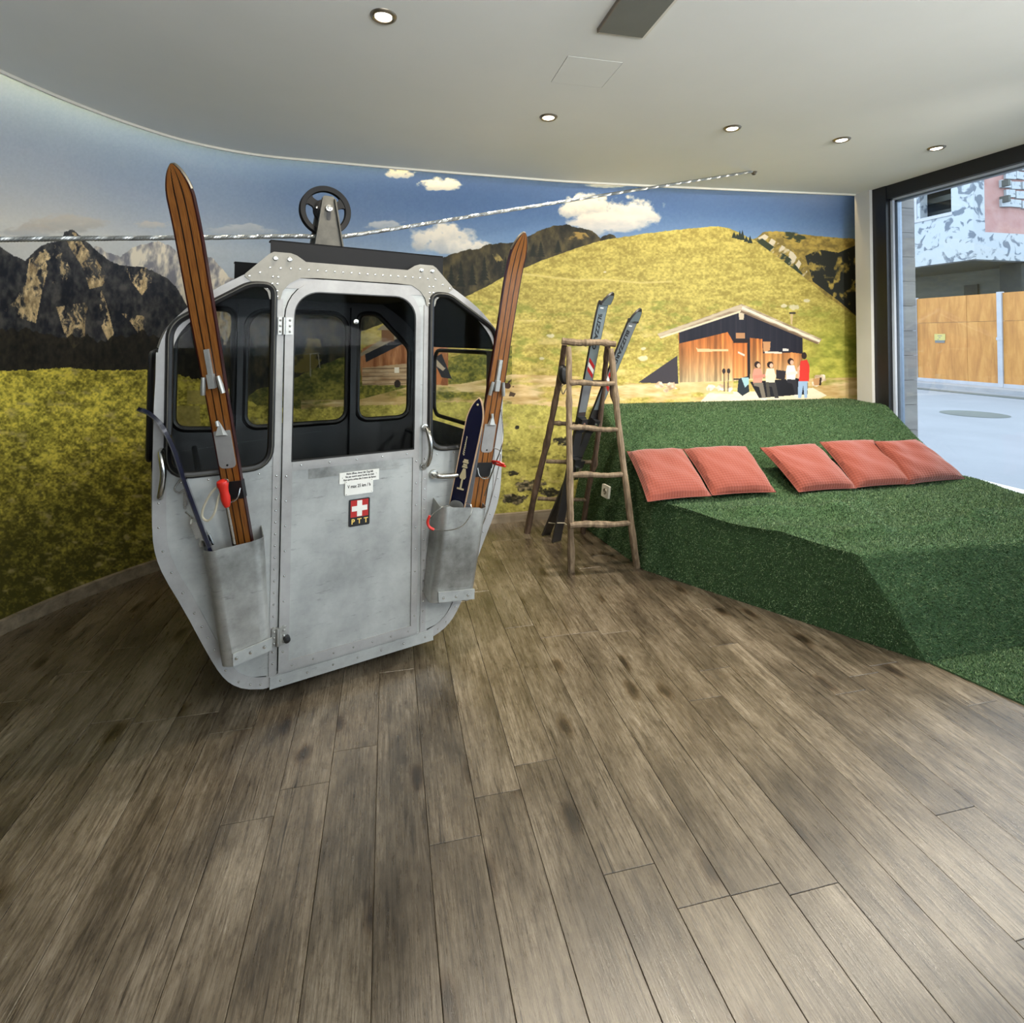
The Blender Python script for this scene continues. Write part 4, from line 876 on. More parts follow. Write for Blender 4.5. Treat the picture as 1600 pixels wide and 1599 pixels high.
for s in (-1, 1):
    for w in (0.278, 0.330):
        b = MB(); b.lathe([(0, -0.010), (0.007, -0.009), (0.008, -0.003), (0.0105, -0.002), (0.0105, 0)], (s * w, -0.0075, 1.727), (0, 1, 0), 10); G(b, 'bolt', M['chrome'], smooth=True)
# shell: sides, belly and roof between the two ends
DEP = 1.0
def band_skin(poly, b0, b1, bulge=0.0, nseg=8, t=0.012):
    q = MB(); n = len(poly); inn = shrink_open(poly, t)
    for layer, P_ in ((0, poly), (1, inn)):
        vs = []
        for j in range(nseg + 1):
            f = j / nseg; bb = b0 + (b1 - b0) * f; k = 1 + bulge * math.sin(math.pi * f) ** 0.6
            vs += [(w * k, bb, z) for w, z in P_]
        q.add(vs, [(j * n + i, j * n + i + 1, (j + 1) * n + i + 1, (j + 1) * n + i) for j in range(nseg) for i in range(n - 1)])
    return q
def shrink_open(poly, d):
    out = []; m = len(poly)
    for i in range(m):
        t = Vector(poly[min(i + 1, m - 1)]) - Vector(poly[max(i - 1, 0)]); t.normalize(); out.append((poly[i][0] - t.y * d, poly[i][1] + t.x * d))
    return out
ins = shrink(OUT, 0.006); nO = len(ins); h = nO // 2
right = ins[:h]; left = ins[h:]
low_r = [p for p in right if p[1] < 0.96]; low_l = [p for p in left if p[1] < 0.96]
G(band_skin(list(reversed(low_r + low_l)), 0.012, DEP, 0.03), 'lower_shell', M['alu_worn'], smooth=True)
up_r = [p for p in right if p[1] > 1.33]; up_l = [p for p in left if p[1] > 1.33]
roof = list(reversed(up_l + up_r))
G(band_skin(roof, 0.012, DEP, 0.03), 'roof_shell', M['alu_worn'], smooth=True)
for s in (-1, 1):
    for b0, b1 in ((0.012, 0.12), (0.86, DEP)):
        q = MB(); kk = 1 + 0.03 * (math.sin(math.pi * 0.06) ** 0.6)
        q.box(min(s * 0.712, s * 0.690), max(s * 0.712, s * 0.690), b0, b1, 0.93, 1.36); G(q, 'corner_post', M['alu_worn'])
    q = MB(); q.tube([(s * 0.728, y, z) for y, z in rounded([(0.13, 0.95), (0.85, 0.95), (0.85, 1.35), (0.13, 1.35)], 0.08)], 0.012, 8, closed=True); G(q, 'window_gasket', M['rubber'], smooth=True)
    q = MB(); q.plate(rounded([(0.13, 0.95), (0.85, 0.95), (0.85, 1.35), (0.13, 1.35)], 0.08), [], s * 0.726, s * 0.729, lambda y, z, w: (w, y, z)); G(q, 'window_pane', M['sideglass'])
# rear end plate with its three windows
RA = rounded([(-0.655, 0.945), (-0.385, 0.925), (-0.385, 1.57), (-0.50, 1.57), (-0.655, 1.42)], 0.07)
RB = arch(-0.325, 0.925, 0.222, 1.565, 0.10, 0.07); RC = rounded([(0.285, 0.925), (0.612, 0.925), (0.612, 1.36), (0.40, 1.57), (0.285, 1.57)], 0.08)
b = MB(); b.plate(OUT, [RA, RB, RC], DEP - 0.012, DEP, TG); G(b, 'rear_plate', M['lining'])
for pl in (RA, RB, RC):
    q = MB(); q.tube([(w, DEP - 0.014, z) for w, z in pl], 0.016, 8, closed=True); G(q, 'window_gasket', M['rubber'], smooth=True)
    q = MB(); q.plate(pl, [], DEP - 0.008, DEP - 0.006, TG); G(q, 'window_pane', M['glass'])
b = MB(); b.box(0.235, 0.268, DEP - 0.045, DEP - 0.012, 0.12, 1.60); G(b, 'rear_mullion', M['lining'])
b = MB(); b.box(-0.369, -0.340, DEP - 0.045, DEP - 0.012, 0.12, 1.60); G(b, 'rear_mullion', M['lining'])
lin = shrink_open(roof, 0.016); G(band_skin(lin, 0.016, DEP - 0.014, 0.02, t=0.002), 'roof_lining', M['liningdark'], smooth=True)
b = MB(); b.box(-0.40, 0.40, 0.02, DEP - 0.02, 0.10, 0.125); G(b, 'cabin_floor', M['lining'])
for s in (-1, 1):
    b = MB(); b.box(min(s * 0.30, s * 0.66), max(s * 0.30, s * 0.66), 0.10, 0.92, 0.52, 0.55); b.box(min(s * 0.58, s * 0.60), max(s * 0.58, s * 0.60), 0.10, 0.92, 0.46, 0.52); b.tube([(s * 0.56, 0.12, 0.86), (s * 0.56, 0.88, 0.86)], 0.012, 8); G(b, 'bench', M['lining'])
# hidden blocks the cabin is set down on
for s in (-1, 1):
    b = MB(); b.box(s * 0.22 - 0.05, s * 0.22 + 0.05, 0.35, 0.65, 0.002, 0.073); G(b, 'support_block', M['rubber'])
# roof beams, hanger and grooved wheel
def channel(b0, w0, w1, z0=1.655, z1=1.805, t=0.006, d=0.05):
    q = MB(); q.box(w0, w1, b0, b0 + t, z0, z1); q.box(w0, w1, b0, b0 + d, z1 - t, z1); q.box(w0, w1, b0, b0 + d, z0, z0 + t); return q
G(channel(0.03, -0.342, 0.402), 'roof_beam', M['blacksteel'])
G(channel(0.86, -0.400, 0.402, 1.66, 1.812), 'roof_beam', M['blacksteel'])
b = MB()
for s in (-0.2, 0.25): b.box(s - 0.03, s + 0.03, 0.05, 0.9, 1.70, 1.797)
G(b, 'cross_member', M['blacksteel'])
WC = Vector((-0.113, 0.13, 1.968)); WRAD = 0.107
for y0, nm in ((0.072, 'front'), (0.178, 'rear')):
    q = MB(); q.plate([(-0.168, 1.803), (-0.048, 1.803), (-0.085, 2.012), (-0.095, 2.022), (-0.130, 2.022), (-0.140, 2.012)], [], y0, y0 + 0.006, TG)
    q.plate([(-0.168, 1.803), (-0.162, 1.803), (-0.134, 2.010), (-0.140, 2.010)], [], y0 - 0.014, y0, TG); q.plate([(-0.054, 1.803), (-0.048, 1.803), (-0.085, 2.010), (-0.091, 2.010)], [], y0 - 0.014, y0, TG)
    br = G(q, 'hanger_bracket', M['bracket'])
    if nm == 'front':
        q = MB(); q.plate(arch(-0.120, 1.918, -0.104, 1.962, 0.007, 0.007), [], y0 - 0.0012, y0 - 0.0002, TG); G(q, 'slot', M['blackprint'], br)
b = MB(); b.lathe([(0.0, -0.085), (0.008, -0.083), (0.009, -0.075), (0.014, -0.074), (0.014, -0.064), (0.010, -0.062), (0.010, 0.07), (0.0, 0.07)], (WC.x, WC.y, WC.z), (0, 1, 0), 12); G(b, 'axle_bolt', M['chrome'], smooth=True)
wl = MB(); R_ = WRAD
wl.lathe([(R_ * .80, -0.014), (R_ * .98, -0.018), (R_, -0.016), (R_ * .95, -0.006), (R_ * .90, 0.0), (R_ * .95, 0.006), (R_, 0.016), (R_ * .98, 0.018), (R_ * .80, 0.014), (R_ * .76, 0.0), (R_ * .80, -0.014)], WC, (0, 1, 0), 48)
wheel = G(wl, 'wheel', M['blacksteel'], smooth=True)
q = MB()
for k in range(3):
    a = math.radians(30 + 120 * k); ux, uz = math.cos(a), math.sin(a); px_, pz_ = -uz, ux; pl = []
    for r, hw in ((0.03, 0.028), (0.055, 0.016), (0.072, 0.017), (0.088, 0.03)): pl.append((WC.x + ux * r + px_ * hw, WC.z + uz * r + pz_ * hw))
    for r, hw in ((0.088, 0.03), (0.072, 0.017), (0.055, 0.016), (0.03, 0.028)): pl.append((WC.x + ux * r - px_ * hw, WC.z + uz * r - pz_ * hw))
    q.plate(pl, [], WC.y - 0.010, WC.y + 0.010, TG)
q.lathe([(0.0, -0.020), (0.040, -0.018), (0.050, -0.012), (0.052, 0.0), (0.050, 0.012), (0.04, 0.018), (0, 0.02)], WC, (0, 1, 0), 28); G(q, 'spokes', M['blacksteel'], wheel)
q = MB()
for dx, dz in ((-0.040, 0.006), (0.032, 0.030)): q.lathe([(0, -0.030), (0.005, -0.029), (0.0065, -0.018)], (WC.x + dx, WC.y, WC.z + dz), (0, 1, 0), 10)
G(q, 'wheel_bolts', M['chrome'], wheel, smooth=True, kind='stuff')
# ski pockets
def pocket(tl, tr, br_, bl, dep, s, nm):
    """open-topped sheet pocket: corners of its front face (w, z); rounded outer edges run back to the cabin"""
    rows = 14; q = MB(); ring = []
    for j in range(rows + 1):
        f = j / rows
        l = (tl[0] + (bl[0] - tl[0]) * f, tl[1] + (bl[1] - tl[1]) * f); r = (tr[0] + (br_[0] - tr[0]) * f, tr[1] + (br_[1] - tr[1]) * f)
        d = dep; rc = 0.03; row = []
        bow = 0.004 * math.sin(f * 5.0)
        for t in np.linspace(0, 1, 5)[:-1]: row.append((l[0] - 0.004, -d * t * (1 - rc / d), l[1] + 0.020 * (1 - t)))
        for a in np.linspace(0, 90, 5): a = math.radians(a); row.append((l[0] + rc - rc * math.cos(a) - 0.004 * (1 - a), -d + rc - rc * math.sin(a) - bow * (a > 0.5), l[1]))
        for t in np.linspace(0.2, 0.8, 4): row.append((l[0] + (r[0] - l[0]) * t, -d - bow, l[1] + (r[1] - l[1]) * t))
        for a in np.linspace(90, 0, 5): a = math.radians(a); row.append((r[0] - rc + rc * math.cos(a) + 0.004 * (1 - a), -d + rc - rc * math.sin(a) - bow * (a > 0.5), r[1]))
        for t in np.linspace(1, 0, 5)[1:]: row.append((r[0] + 0.004, -d * t * (1 - rc / d), r[1] + 0.020 * (1 - t)))
        ring.append(row)
    m = len(ring[0])
    q.add([p for r_ in ring for p in r_], [(j * m + i, j * m + i + 1, (j + 1) * m + i + 1, (j + 1) * m + i) for j in range(rows) for i in range(m - 1)])
    ins_ = []
    for r_ in ring: ins_.append([(p[0] + (0.0025 if i < m / 2 else -0.0025), p[1] + 0.002, p[2]) for i, p in enumerate(r_)])
    q.add([p for r_ in ins_ for p in r_], [(j * m + i, j * m + i + 1, (j + 1) * m + i + 1, (j + 1) * m + i) for j in range(rows) for i in range(m - 1)])
    q.add(ring[0] + ins_[0], [(i, i + 1, m + i + 1, m + i) for i in range(m - 1)])
    q.add(ring[-1], [tuple(range(m))])
    pk = G(q, 'ski_pocket', M['alu_worn'], smooth=True)
    z = lambda t: bl[1] + (br_[1] - bl[1]) * t
    st = MB(); st.add([(bl[0] + 0.028, -dep - 0.006, bl[1] + 0.004), (br_[0] + 0.002, -dep - 0.006, br_[1] + 0.004), (br_[0] + 0.003, -dep - 0.006, br_[1] + 0.048), (bl[0] + 0.026, -dep - 0.006, bl[1] + 0.048),
                       (bl[0] + 0.028, -dep + 0.002, bl[1] + 0.004), (br_[0] + 0.002, -dep + 0.002, br_[1] + 0.004), (br_[0] + 0.003, -dep + 0.002, br_[1] + 0.048), (bl[0] + 0.026, -dep + 0.002, bl[1] + 0.048)], [(0, 1, 2, 3), (4, 5, 1, 0), (7, 6, 5, 4), (3, 2, 6, 7), (1, 5, 6, 2), (4, 0, 3, 7)])
    G(st, 'bottom_strap', M['alu'], pk)
    rb = MB()
    for t in (0.25, 0.55, 0.85): rb.lathe([(0, -0.004), (0.0055, -0.003), (0.0065, 0)], (bl[0] + (br_[0] - bl[0]) * t, -dep - 0.006, z(t) + 0.026), (0, 1, 0), 9)
    G(rb, 'strap_rivets', M['chrome'], pk, smooth=True, kind='stuff')
    return pk
pocket((-0.551, 0.662), (-0.362, 0.676), (-0.330, 0.262), (-0.482, 0.240), 0.100, -1, 'l')
pocket((0.358, 0.680), (0.582, 0.646), (0.512, 0.246), (0.312, 0.272), 0.100, 1, 'r')
# catch with its chain on the left flank
b = MB(); b.box(-0.565, -0.535, -0.012, 0.0, 0.655, 0.70); b.box(-0.556, -0.530, -0.016, -0.012, 0.66, 0.695); b.tube([(-0.535, -0.02, 0.70), (-0.52, -0.02, 0.66)], 0.005, 8); G(b, 'catch', M['chrome'])
b = MB(); b.tube([(x, -0.01, z) for x, z in spline([(-0.612, 0.93), (-0.645, 0.88), (-0.632, 0.86), (-0.614, 0.868), (-0.612, 0.83), (-0.612, 0.80)], 24)], 0.0032, 6); b.box(-0.618, -0.606, -0.014, -0.002, 0.815, 0.87); b.tube([(-0.61, -0.01, 0.79), (-0.57, -0.014, 0.745), (-0.53, -0.014, 0.69)], 0.004, 6); G(b, 'catch_chain', M['chrome'])

# ------------------------------------------------------------------ the wire rope under the wheel
def rope_pt(w, z, b=0.13): return gw(w, b, z)
cp = [rope_pt(-1.985, 1.628), rope_pt(-1.72, 1.66), rope_pt(-1.14, 1.736), rope_pt(-0.55, 1.806), rope_pt(-0.25, 1.844), rope_pt(-0.113, 1.857), rope_pt(0.02, 1.880)]
far = Vector((2.60, 3.455, CEIL + 0.006)); cp2 = [cp[-1].lerp(far, t) for t in (0.25, 0.5, 0.75, 1.0)]
path = spline([tuple(p) for p in cp + cp2], 700)
rp = thing('wire_rope', 'twisted steel wire rope running under the cabin wheel up into the ceiling', 'rope', tuple(cp[5]))
q = MB(); T_ = np.gradient(path, axis=0); T_ /= np.linalg.norm(T_, axis=1)[:, None]; arc = np.r_[0, np.cumsum(np.linalg.norm(np.diff(path, axis=0), axis=1))]
up = np.array([0, 0, 1.0]); S_ = np.cross(T_, up); S_ /= np.linalg.norm(S_, axis=1)[:, None]; U_ = np.cross(S_, T_)
for k in range(6):
    a = arc / 0.052 * 2 * math.pi + k * math.pi / 3; st = path + (S_ * np.cos(a)[:, None] + U_ * np.sin(a)[:, None]) * 0.0062
    q.tube(st.tolist(), 0.0038, 5)
q.build('strands', M['rope'], rp, smooth=True, kind='stuff')
q = MB(); q.lathe([(0.012, -0.02), (0.02, -0.004), (0.024, 0.0)], (far.x, far.y, CEIL), (0, 0, 1), 16); q.build('ceiling_anchor', M['satin'], rp, smooth=True)
q = MB(); q.lathe([(0.012, 0.03), (0.022, 0.012), (0.03, 0.0)], tuple(cp[0]), tuple(gw(1, 0, 0) - gw(0, 0, 0)), 16); q.build('wall_anchor', M['satin'], rp, smooth=True)

# ------------------------------------------------------------------ skis and pole in the cabin's pockets
def V(a): return Vector(tuple(a))
class Ski:
    """a board along a smooth line: pts bottom -> tip, wide direction wv; frame() places fittings on its top face"""
    def __init__(s, pts, widths, thick, wv, n=70, tip=0.10):
        s.P = [V(p) for p in spline(pts, n)]; s.n = n; s.t = thick
        L_ = np.r_[0, np.cumsum([(s.P[i + 1] - s.P[i]).length for i in range(n - 1)])]; s.L = L_; s.len = L_[-1]
        s.w = np.interp(L_ / L_[-1], np.linspace(0, 1, len(widths)), widths)
        for i in range(n):
            r = (s.len - L_[i]) / tip
            if r < 1: s.w[i] *= max(0.10, (1 - (1 - r) ** 1.7) ** 0.62)
        s.wv = V(wv)
    def at(s, l):
        i = int(np.clip(np.searchsorted(s.L, l) - 1, 0, s.n - 2)); f = (l - s.L[i]) / (s.L[i + 1] - s.L[i])
        t = (s.P[i + 1] - s.P[i]).normalized(); w = (s.wv - t * s.wv.dot(t)).normalized(); nn = w.cross(t)
        return s.P[i].lerp(s.P[i + 1], f), t, w, nn
    def board(s, mb, inset=0.0, l0=0.0, l1=None, up=0.0, thick=None):
        th = s.t if thick is None else thick; l1 = s.len if l1 is None else l1; rows = []
        ls = [l for l in s.L if l0 - 1e-6 <= l <= l1 + 1e-6]
        for l in ls:
            p, t, w, nn = s.at(min(l, s.len - 1e-5)); hw = np.interp(l, s.L, s.w) / 2 - inset
            p = p + nn * up
            rows.append([p - w * hw + nn * th / 2, p + w * hw + nn * th / 2, p + w * hw - nn * th / 2, p - w * hw - nn * th / 2])
        vs = [q for r in rows for q in r]; fs = []; uv = []; m = len(rows)
        for j in range(m - 1):
            a, b = ls[j], ls[j + 1]
            for i, (u0, u1) in enumerate(((0, 1), (.97, .97), (0, 1), (.03, .03))):
                i2 = (i + 1) % 4; fs.append((j * 4 + i, j * 4 + i2, (j + 1) * 4 + i2, (j + 1) * 4 + i)); uv.append([(u0, a), (u1, a), (u1, b), (u0, b)])
        fs += [(0, 1, 2, 3), ((m - 1) * 4, (m - 1) * 4 + 3, (m - 1) * 4 + 2, (m - 1) * 4 + 1)]; uv += [[(.5, 0)] * 4, [(.5, 9)] * 4]
        mb.add(vs, fs, uv)
    def T(s, l, sgn=1):
        """local placer: x across, y along towards the tip, z off the top face"""
        p, t, w, nn = s.at(l); base = p + nn * s.t / 2
        return lambda x, y, z: base + w * x + t * y + nn * z
VIEW_R = V(RW[:, 0])                                    # the camera's right, only used to face flat fittings towards the room
def wooden_ski(label, lo, hi, wlo, whi, twist, group, curl, grows):
    a, b = V(D(*lo)), V(D(*hi)); d = (b - a).normalized(); ext = a - d * grows
    wv = VIEW_R * math.cos(twist) + V(RW[:, 2]) * math.sin(twist)
    nn = wv.cross(d).normalized()
    if nn.dot(V(CAM) - a) < 0: wv = -wv; nn = -nn
    L_ = (b - a).length
    pts = [ext, a, a.lerp(b, .3), a.lerp(b, .6), a.lerp(b, .82), a.lerp(b, .92) + nn * curl * .35, b + nn * curl]
    s = Ski([tuple(p) for p in pts], [wlo, wlo, wlo * 1.02, wlo * 1.05, whi * .95, whi, whi], 0.016, wv, tip=0.115)
    t = thing('wooden_ski', label, 'ski', tuple(ext), group=group)
    q = MB(); s.board(q); q.build('board', M['skiwood'], t)
    # metal guard round the shovel
    q = MB(); ls = [l for l in np.linspace(s.len - 0.085, s.len - 0.001, 14)]; lft = []; rgt = []
    for l in ls:
        p, tt, w, n_ = s.at(l); hw = np.interp(l, s.L, s.w) / 2; lft.append(p - w * hw); rgt.append(p + w * hw)
    q.tube(lft + rgt[::-1], 0.0055, 6); q.build('tip_guard', M['satin'], t, smooth=True)
    return s, t
skiL, tL = wooden_ski('brown varnished wooden ski beside the red grip pole in the cabin pocket', (381, 855, gdist(381, 855, -0.052)), (276, 258, gdist(381, 855, -0.052) - 0.17), 0.073, 0.092, 0.0, 'wooden skis in the cabin pockets', 0.02, 0.24)
skiR, tR = wooden_ski('brown varnished wooden ski leaning in the right pocket of the cabin', (745, 790, gdist(752, 790, -0.045)), (812, 364, gdist(752, 790, -0.045) - 0.06), 0.082, 0.084, 0.50, 'wooden skis in the cabin pockets', 0.04, 0.10)
def l_of(s, py):
    """arc length where the ski crosses a given image height (used once to read fittings off the photograph)"""
    ls = np.linspace(0, s.len - 1e-3, 400); ys = []
    for l in ls:
        p = s.at(l)[0]; c_ = RW.T @ (np.array(p) - CAM); ys.append(PPY + FPX * c_[1] / c_[2])
    return float(np.interp(-py, -np.array(ys), ls))
def bindings(s, t, ys, sc=1.0):
    lug, cone, pl0, pl1, b0, b1, toe0 = [l_of(s, y) for y in ys]
    T = s.T(lug); q = MB()
    q.box(-0.009, 0.006, -0.02, toe0 - lug, 0.001, 0.012, T); q.box(-0.012, 0.010, -0.03, 0.02, 0.001, 0.018, T); q.build('toe_lever', M['alu'], t)
    for sg in (-1, 1):
        q = MB(); a = T(sg * 0.026, 0.012, 0.012); b_ = T(sg * 0.036, -0.05, 0.016); q.tube([a, a.lerp(b_, .5), b_], [0.007, 0.009, 0.008], 8); q.build('toe_lug', M['alu_worn'], t, smooth=True)
    T = s.T((pl0 + pl1) / 2); h = abs(pl0 - pl1) / 2; q = MB(); hw = 0.030
    pl = rounded([(-hw, -h), (hw, -h), (hw, h), (-hw, h)], [0.02, 0.02, 0.004, 0.004], 5); q.plate(pl, [], 0.001, 0.004, lambda x, y, z: T(x, y, z)); hp_ = q.build('foot_plate', M['alu_light'], t)
    q = MB(); q.lathe([(0, 0.003), (0.004, 0.002), (0.004, 0.0)], T(0, -h + 0.012, 0.004), s.at((pl0 + pl1) / 2)[3], 8); q.build('screw', M['blackprint'], hp_)
    T = s.T(cone); q = MB(); a = T(0, 0.02, 0.018); q.add([T(-0.020, -0.028, 0.004), T(0.020, -0.028, 0.004), T(0.014, -0.02, 0.022), T(-0.014, -0.02, 0.022), T(0, 0.028, 0.008)], [(0, 1, 2, 3), (0, 3, 4), (1, 4, 2), (3, 2, 4), (0, 4, 1)]); q.tube([T(-0.003, 0.012, 0.016), T(-0.006, 0.03, 0.012)], 0.006, 8); q.build('toe_wedge', M['alu'], t)
    T = s.T((b0 + b1) / 2); h = abs(b0 - b1) / 2; q = MB(); w_ = np.interp((b0 + b1) / 2, s.L, s.w) / 2 + 0.002; q.box(-w_, w_, -h, h, -s.t - 0.002, 0.004, T); q.build('heel_pad', M['blackprint'], t)
    q = MB(); q.tube([T(x, y, z) for x, y, z in spline([(-0.036, 0.012, 0.010), (-0.026, -0.02, 0.022), (0.0, -0.034, 0.028), (0.026, -0.022, 0.024), (0.036, 0.01, 0.012)], 20)], 0.0028, 6); q.build('heel_cable', M['chrome'], t, smooth=True)
bindings(skiL, tL, (592, 668, 672, 730, 751, 778, 545))
bindings(skiR, tR, (600, 655, 662, 706, 722, 744, 562))
# loose binding cables on the right-hand ski
q = MB(); dz = gdist(752, 790, -0.045) - 2.43
q.tube([D(x, y, d + dz) for x, y, d in spline([(771, 700, 2.42), (782, 708, 2.40), (776, 745, 2.40), (762, 800, 2.39), (752, 825, 2.40)], 30)], 0.0022, 5)
q.tube([D(x, y, d + dz) for x, y, d in spline([(783, 640, 2.42), (786, 675, 2.40), (783, 700, 2.38), (770, 735, 2.38), (757, 775, 2.40)], 30)], 0.003, 5); q.build('binding_cable', M['chrome'], tR, smooth=True)
for p_ in ([(769, 721, 2.41), (778, 722, 2.37), (788, 726, 2.36)], [(771, 724, 2.40), (780, 727, 2.37), (790, 729, 2.36)]):
    q = MB(); q.tube([D(x[0], x[1], x[2] + dz) for x in spline(p_, 8)], 0.0055, 6); q.build('red_tag', M['red'], tR, smooth=True)
# blue ski on its edge, shovel curling to the left
def bl(x, y, d): return tuple(D(x, y, d))
d0 = gdist(330, 864, -0.046)
pts = [bl(346, 905, gdist(346, 905, -0.044)), bl(331, 864, d0), bl(307, 800, d0 - .03), bl(287, 745, d0 - .05), bl(272, 700, d0 - .06), bl(255, 667, d0 - .07), bl(236, 648, d0 - .07), bl(216, 639, d0 - .07)]
nrm_ = V(RW[:, 2])
s1 = Ski(pts, [0.056, 0.058, 0.066, 0.074, 0.080, 0.084, 0.084], 0.011, V(_n(ray(285, 740))) + VIEW_R * 0.07, n=60, tip=0.10)
tb = thing('blue_ski', 'navy ski seen on its edge with the shovel curling left, in the left pocket', 'ski', pts[0], group=None)
q = MB(); s1.board(q); q.build('board', M['navy'], tb)
q = MB(); s1.board(q, inset=-0.0006, thick=0.003, up=-0.0065); q.build('running_base', M['darkski'], tb)
q = MB(); T = s1.T(l_of(s1, 822)); q.box(-0.022, 0.022, -0.03, 0.03, -0.034, -0.014, T); q.build('binding_block', M['chrome'], tb)
# blue ski facing the room in the right pocket
a, b_ = V(gplane(714, 792, -0.05)), V(D(749, 622, gdist(714, 792, -0.05) - .03)); d_ = (b_ - a).normalized()
wv = VIEW_R * math.cos(-0.15) + V(RW[:, 2]) * math.sin(-0.15)
if wv.cross(d_).dot(V(CAM) - a) < 0: wv = -wv
s2 = Ski([tuple(a - d_ * 0.24), tuple(a), tuple(a.lerp(b_, .5)), tuple(a.lerp(b_, .85)), tuple(b_)], [0.072, 0.074, 0.076, 0.08, 0.08], 0.013, wv, n=60, tip=0.11)
t2 = thing('blue_ski', 'short navy ski with pale gold lettering in the right pocket of the cabin', 'ski', tuple(a - d_ * 0.24))
q = MB(); s2.board(q); q.build('board', M['skiedge'], t2); q = MB(); s2.board(q, inset=0.005, thick=0.001, up=0.0068); q.build('top_sheet', M['navy'], t2)
def on_ski(s, l, x, z, flip=1): 
    p, t, w, nn = s.at(l); return frame_m(p + w * x + nn * (s.t / 2 + z), -t * flip, w * flip, nn)
T = s2.T(l_of(s2, 792)); q = MB(); q.plate(rounded([(-0.032, -0.05), (0.032, -0.05), (0.032, 0.035), (-0.032, 0.035)], [0.004, 0.004, 0.03, 0.03], 6), [], 0.010, 0.014, lambda x, y, z: T(x, y, z)); q.build('heel_plate', M['alu_worn'], t2)
T = s2.T(l_of(s2, 737)); q = MB()
for y, w_ in ((0.055, .010), (0.046, .013), (0.034, .009), (0.024, .012)): q.box(-w_, w_, y - 0.004, y + 0.004, 0.002, 0.004, T)
q.plate([(-0.006, 0.016), (0.006, 0.016), (0.015, -0.022), (0.010, -0.032), (-0.010, -0.032), (-0.015, -0.022)], [], 0.002, 0.004, lambda x, y, z: T(x, y, z)); q.box(-0.004, 0.004, -0.075, -0.03, 0.002, 0.004, T); q.box(-0.016, 0.016, -0.082, -0.075, 0.002, 0.004, T); q.build('printed_crest', M['goldprint'], t2)
q = MB(); T = s2.T(s2.len - 0.03); q.lathe([(0, 0.002), (0.004, 0.0015), (0.005, 0)], T(0, 0, 0.002), s2.at(s2.len - .03)[3], 10); q.build('tip_rivet', M['goldprint'], t2)
T = s2.T(l_of(s2, 697)); q = MB(); q.tube([T(-0.018 + .006 * math.sin(k * 1.9) * (1 - k / 40), -0.045 + k * .003, 0.0022) for k in range(30)], 0.0011, 4); q.build('script_flourish', M['goldprint'], t2)
cab = [(702, 790, 2.36), (690, 793, 2.34), (675, 805, 2.33), (668, 820, 2.33), (678, 828, 2.33), (700, 829, 2.33), (722, 822, 2.33), (736, 803, 2.34), (736, 790, 2.36), (728, 786, 2.38)]
q = MB(); q.tube([D(*p) for p in spline(cab, 50)], 0.0024, 6); q.build('binding_cable', M['chrome'], t2, smooth=True)
q = MB(); q.tube([D(*p) for p in spline([(671.5, 806, 2.33), (668, 816, 2.328), (671, 824, 2.328), (678, 828, 2.33)], 12)], 0.006, 7); q.build('red_sleeve', M['red'], t2, smooth=True)
# its grey partner, nearly hidden behind it
a3, b3 = V(gplane(723, 790, -0.030)), V(D(746, 642, gdist(723, 790, -0.030) - .01)); d3 = (b3 - a3).normalized()
s3 = Ski([tuple(a3 - d3 * 0.2), tuple(a3), tuple(a3.lerp(b3, .5)), tuple(a3.lerp(b3, .85)), tuple(b3)], [0.070, 0.072, 0.074, 0.076, 0.076], 0.010, wv, n=50, tip=0.10)
t3 = thing('grey_ski', 'plain grey ski almost hidden between the navy ski and the wooden ski', 'ski', tuple(a3 - d3 * 0.2))
q = MB(); s3.board(q); q.build('board', M['skigrey'], t3); q = MB(); s3.board(q, inset=0.006, thick=0.0008, up=0.0054); q.build('running_base', M['skigrey'], t3)
# ski pole: red grip, white strap, steel shaft
PD = gdist(368, 860, -0.062)
g0, g1, g2, g3 = V(D(347, 752, PD - .075)), V(D(350, 770, PD - .07)), V(D(355, 792, PD - .06)), V(D(368, 858, PD - .02))
sp = thing('ski_pole', 'ski pole with red grip and white strap standing in the left pocket', 'ski pole', tuple(g3))
d_ = (g0 - g2).normalized()
q = MB(); q.tube([g2, g2.lerp(g0, .15), g2.lerp(g0, .35), g2.lerp(g0, .55), g2.lerp(g0, .75), g2.lerp(g0, .9), g0, g0 + d_ * 0.004], [0.009, 0.014, 0.0165, 0.014, 0.0165, 0.020, 0.018, 0.010], 12); q.build('grip', M['red'], sp, smooth=True)
q = MB(); q.tube([g2, g3, g3 + (g3 - g2).normalized() * 0.12], 0.0062, 10); q.build('shaft', M['chrome'], sp, smooth=True)
stp = spline([(x_, y_, PD - .07) for x_, y_ in ((341, 760), (329, 772), (318, 793), (316, 808), (325, 814), (335, 802), (341, 780), (346, 766))], 40)
q = MB(); q.tube([D(*p) for p in stp], 0.0042, 7, closed=False); q.build('wrist_strap', M['strap'], sp, smooth=True)
q = MB(); q.tube(ring_pts(g0 + VIEW_R * 0.014, 0.007, 0.007, 12, VIEW_R, Vector((0, 0, 1))), 0.002, 6, closed=True); q.build('strap_ring', M['chrome'], sp, smooth=True)

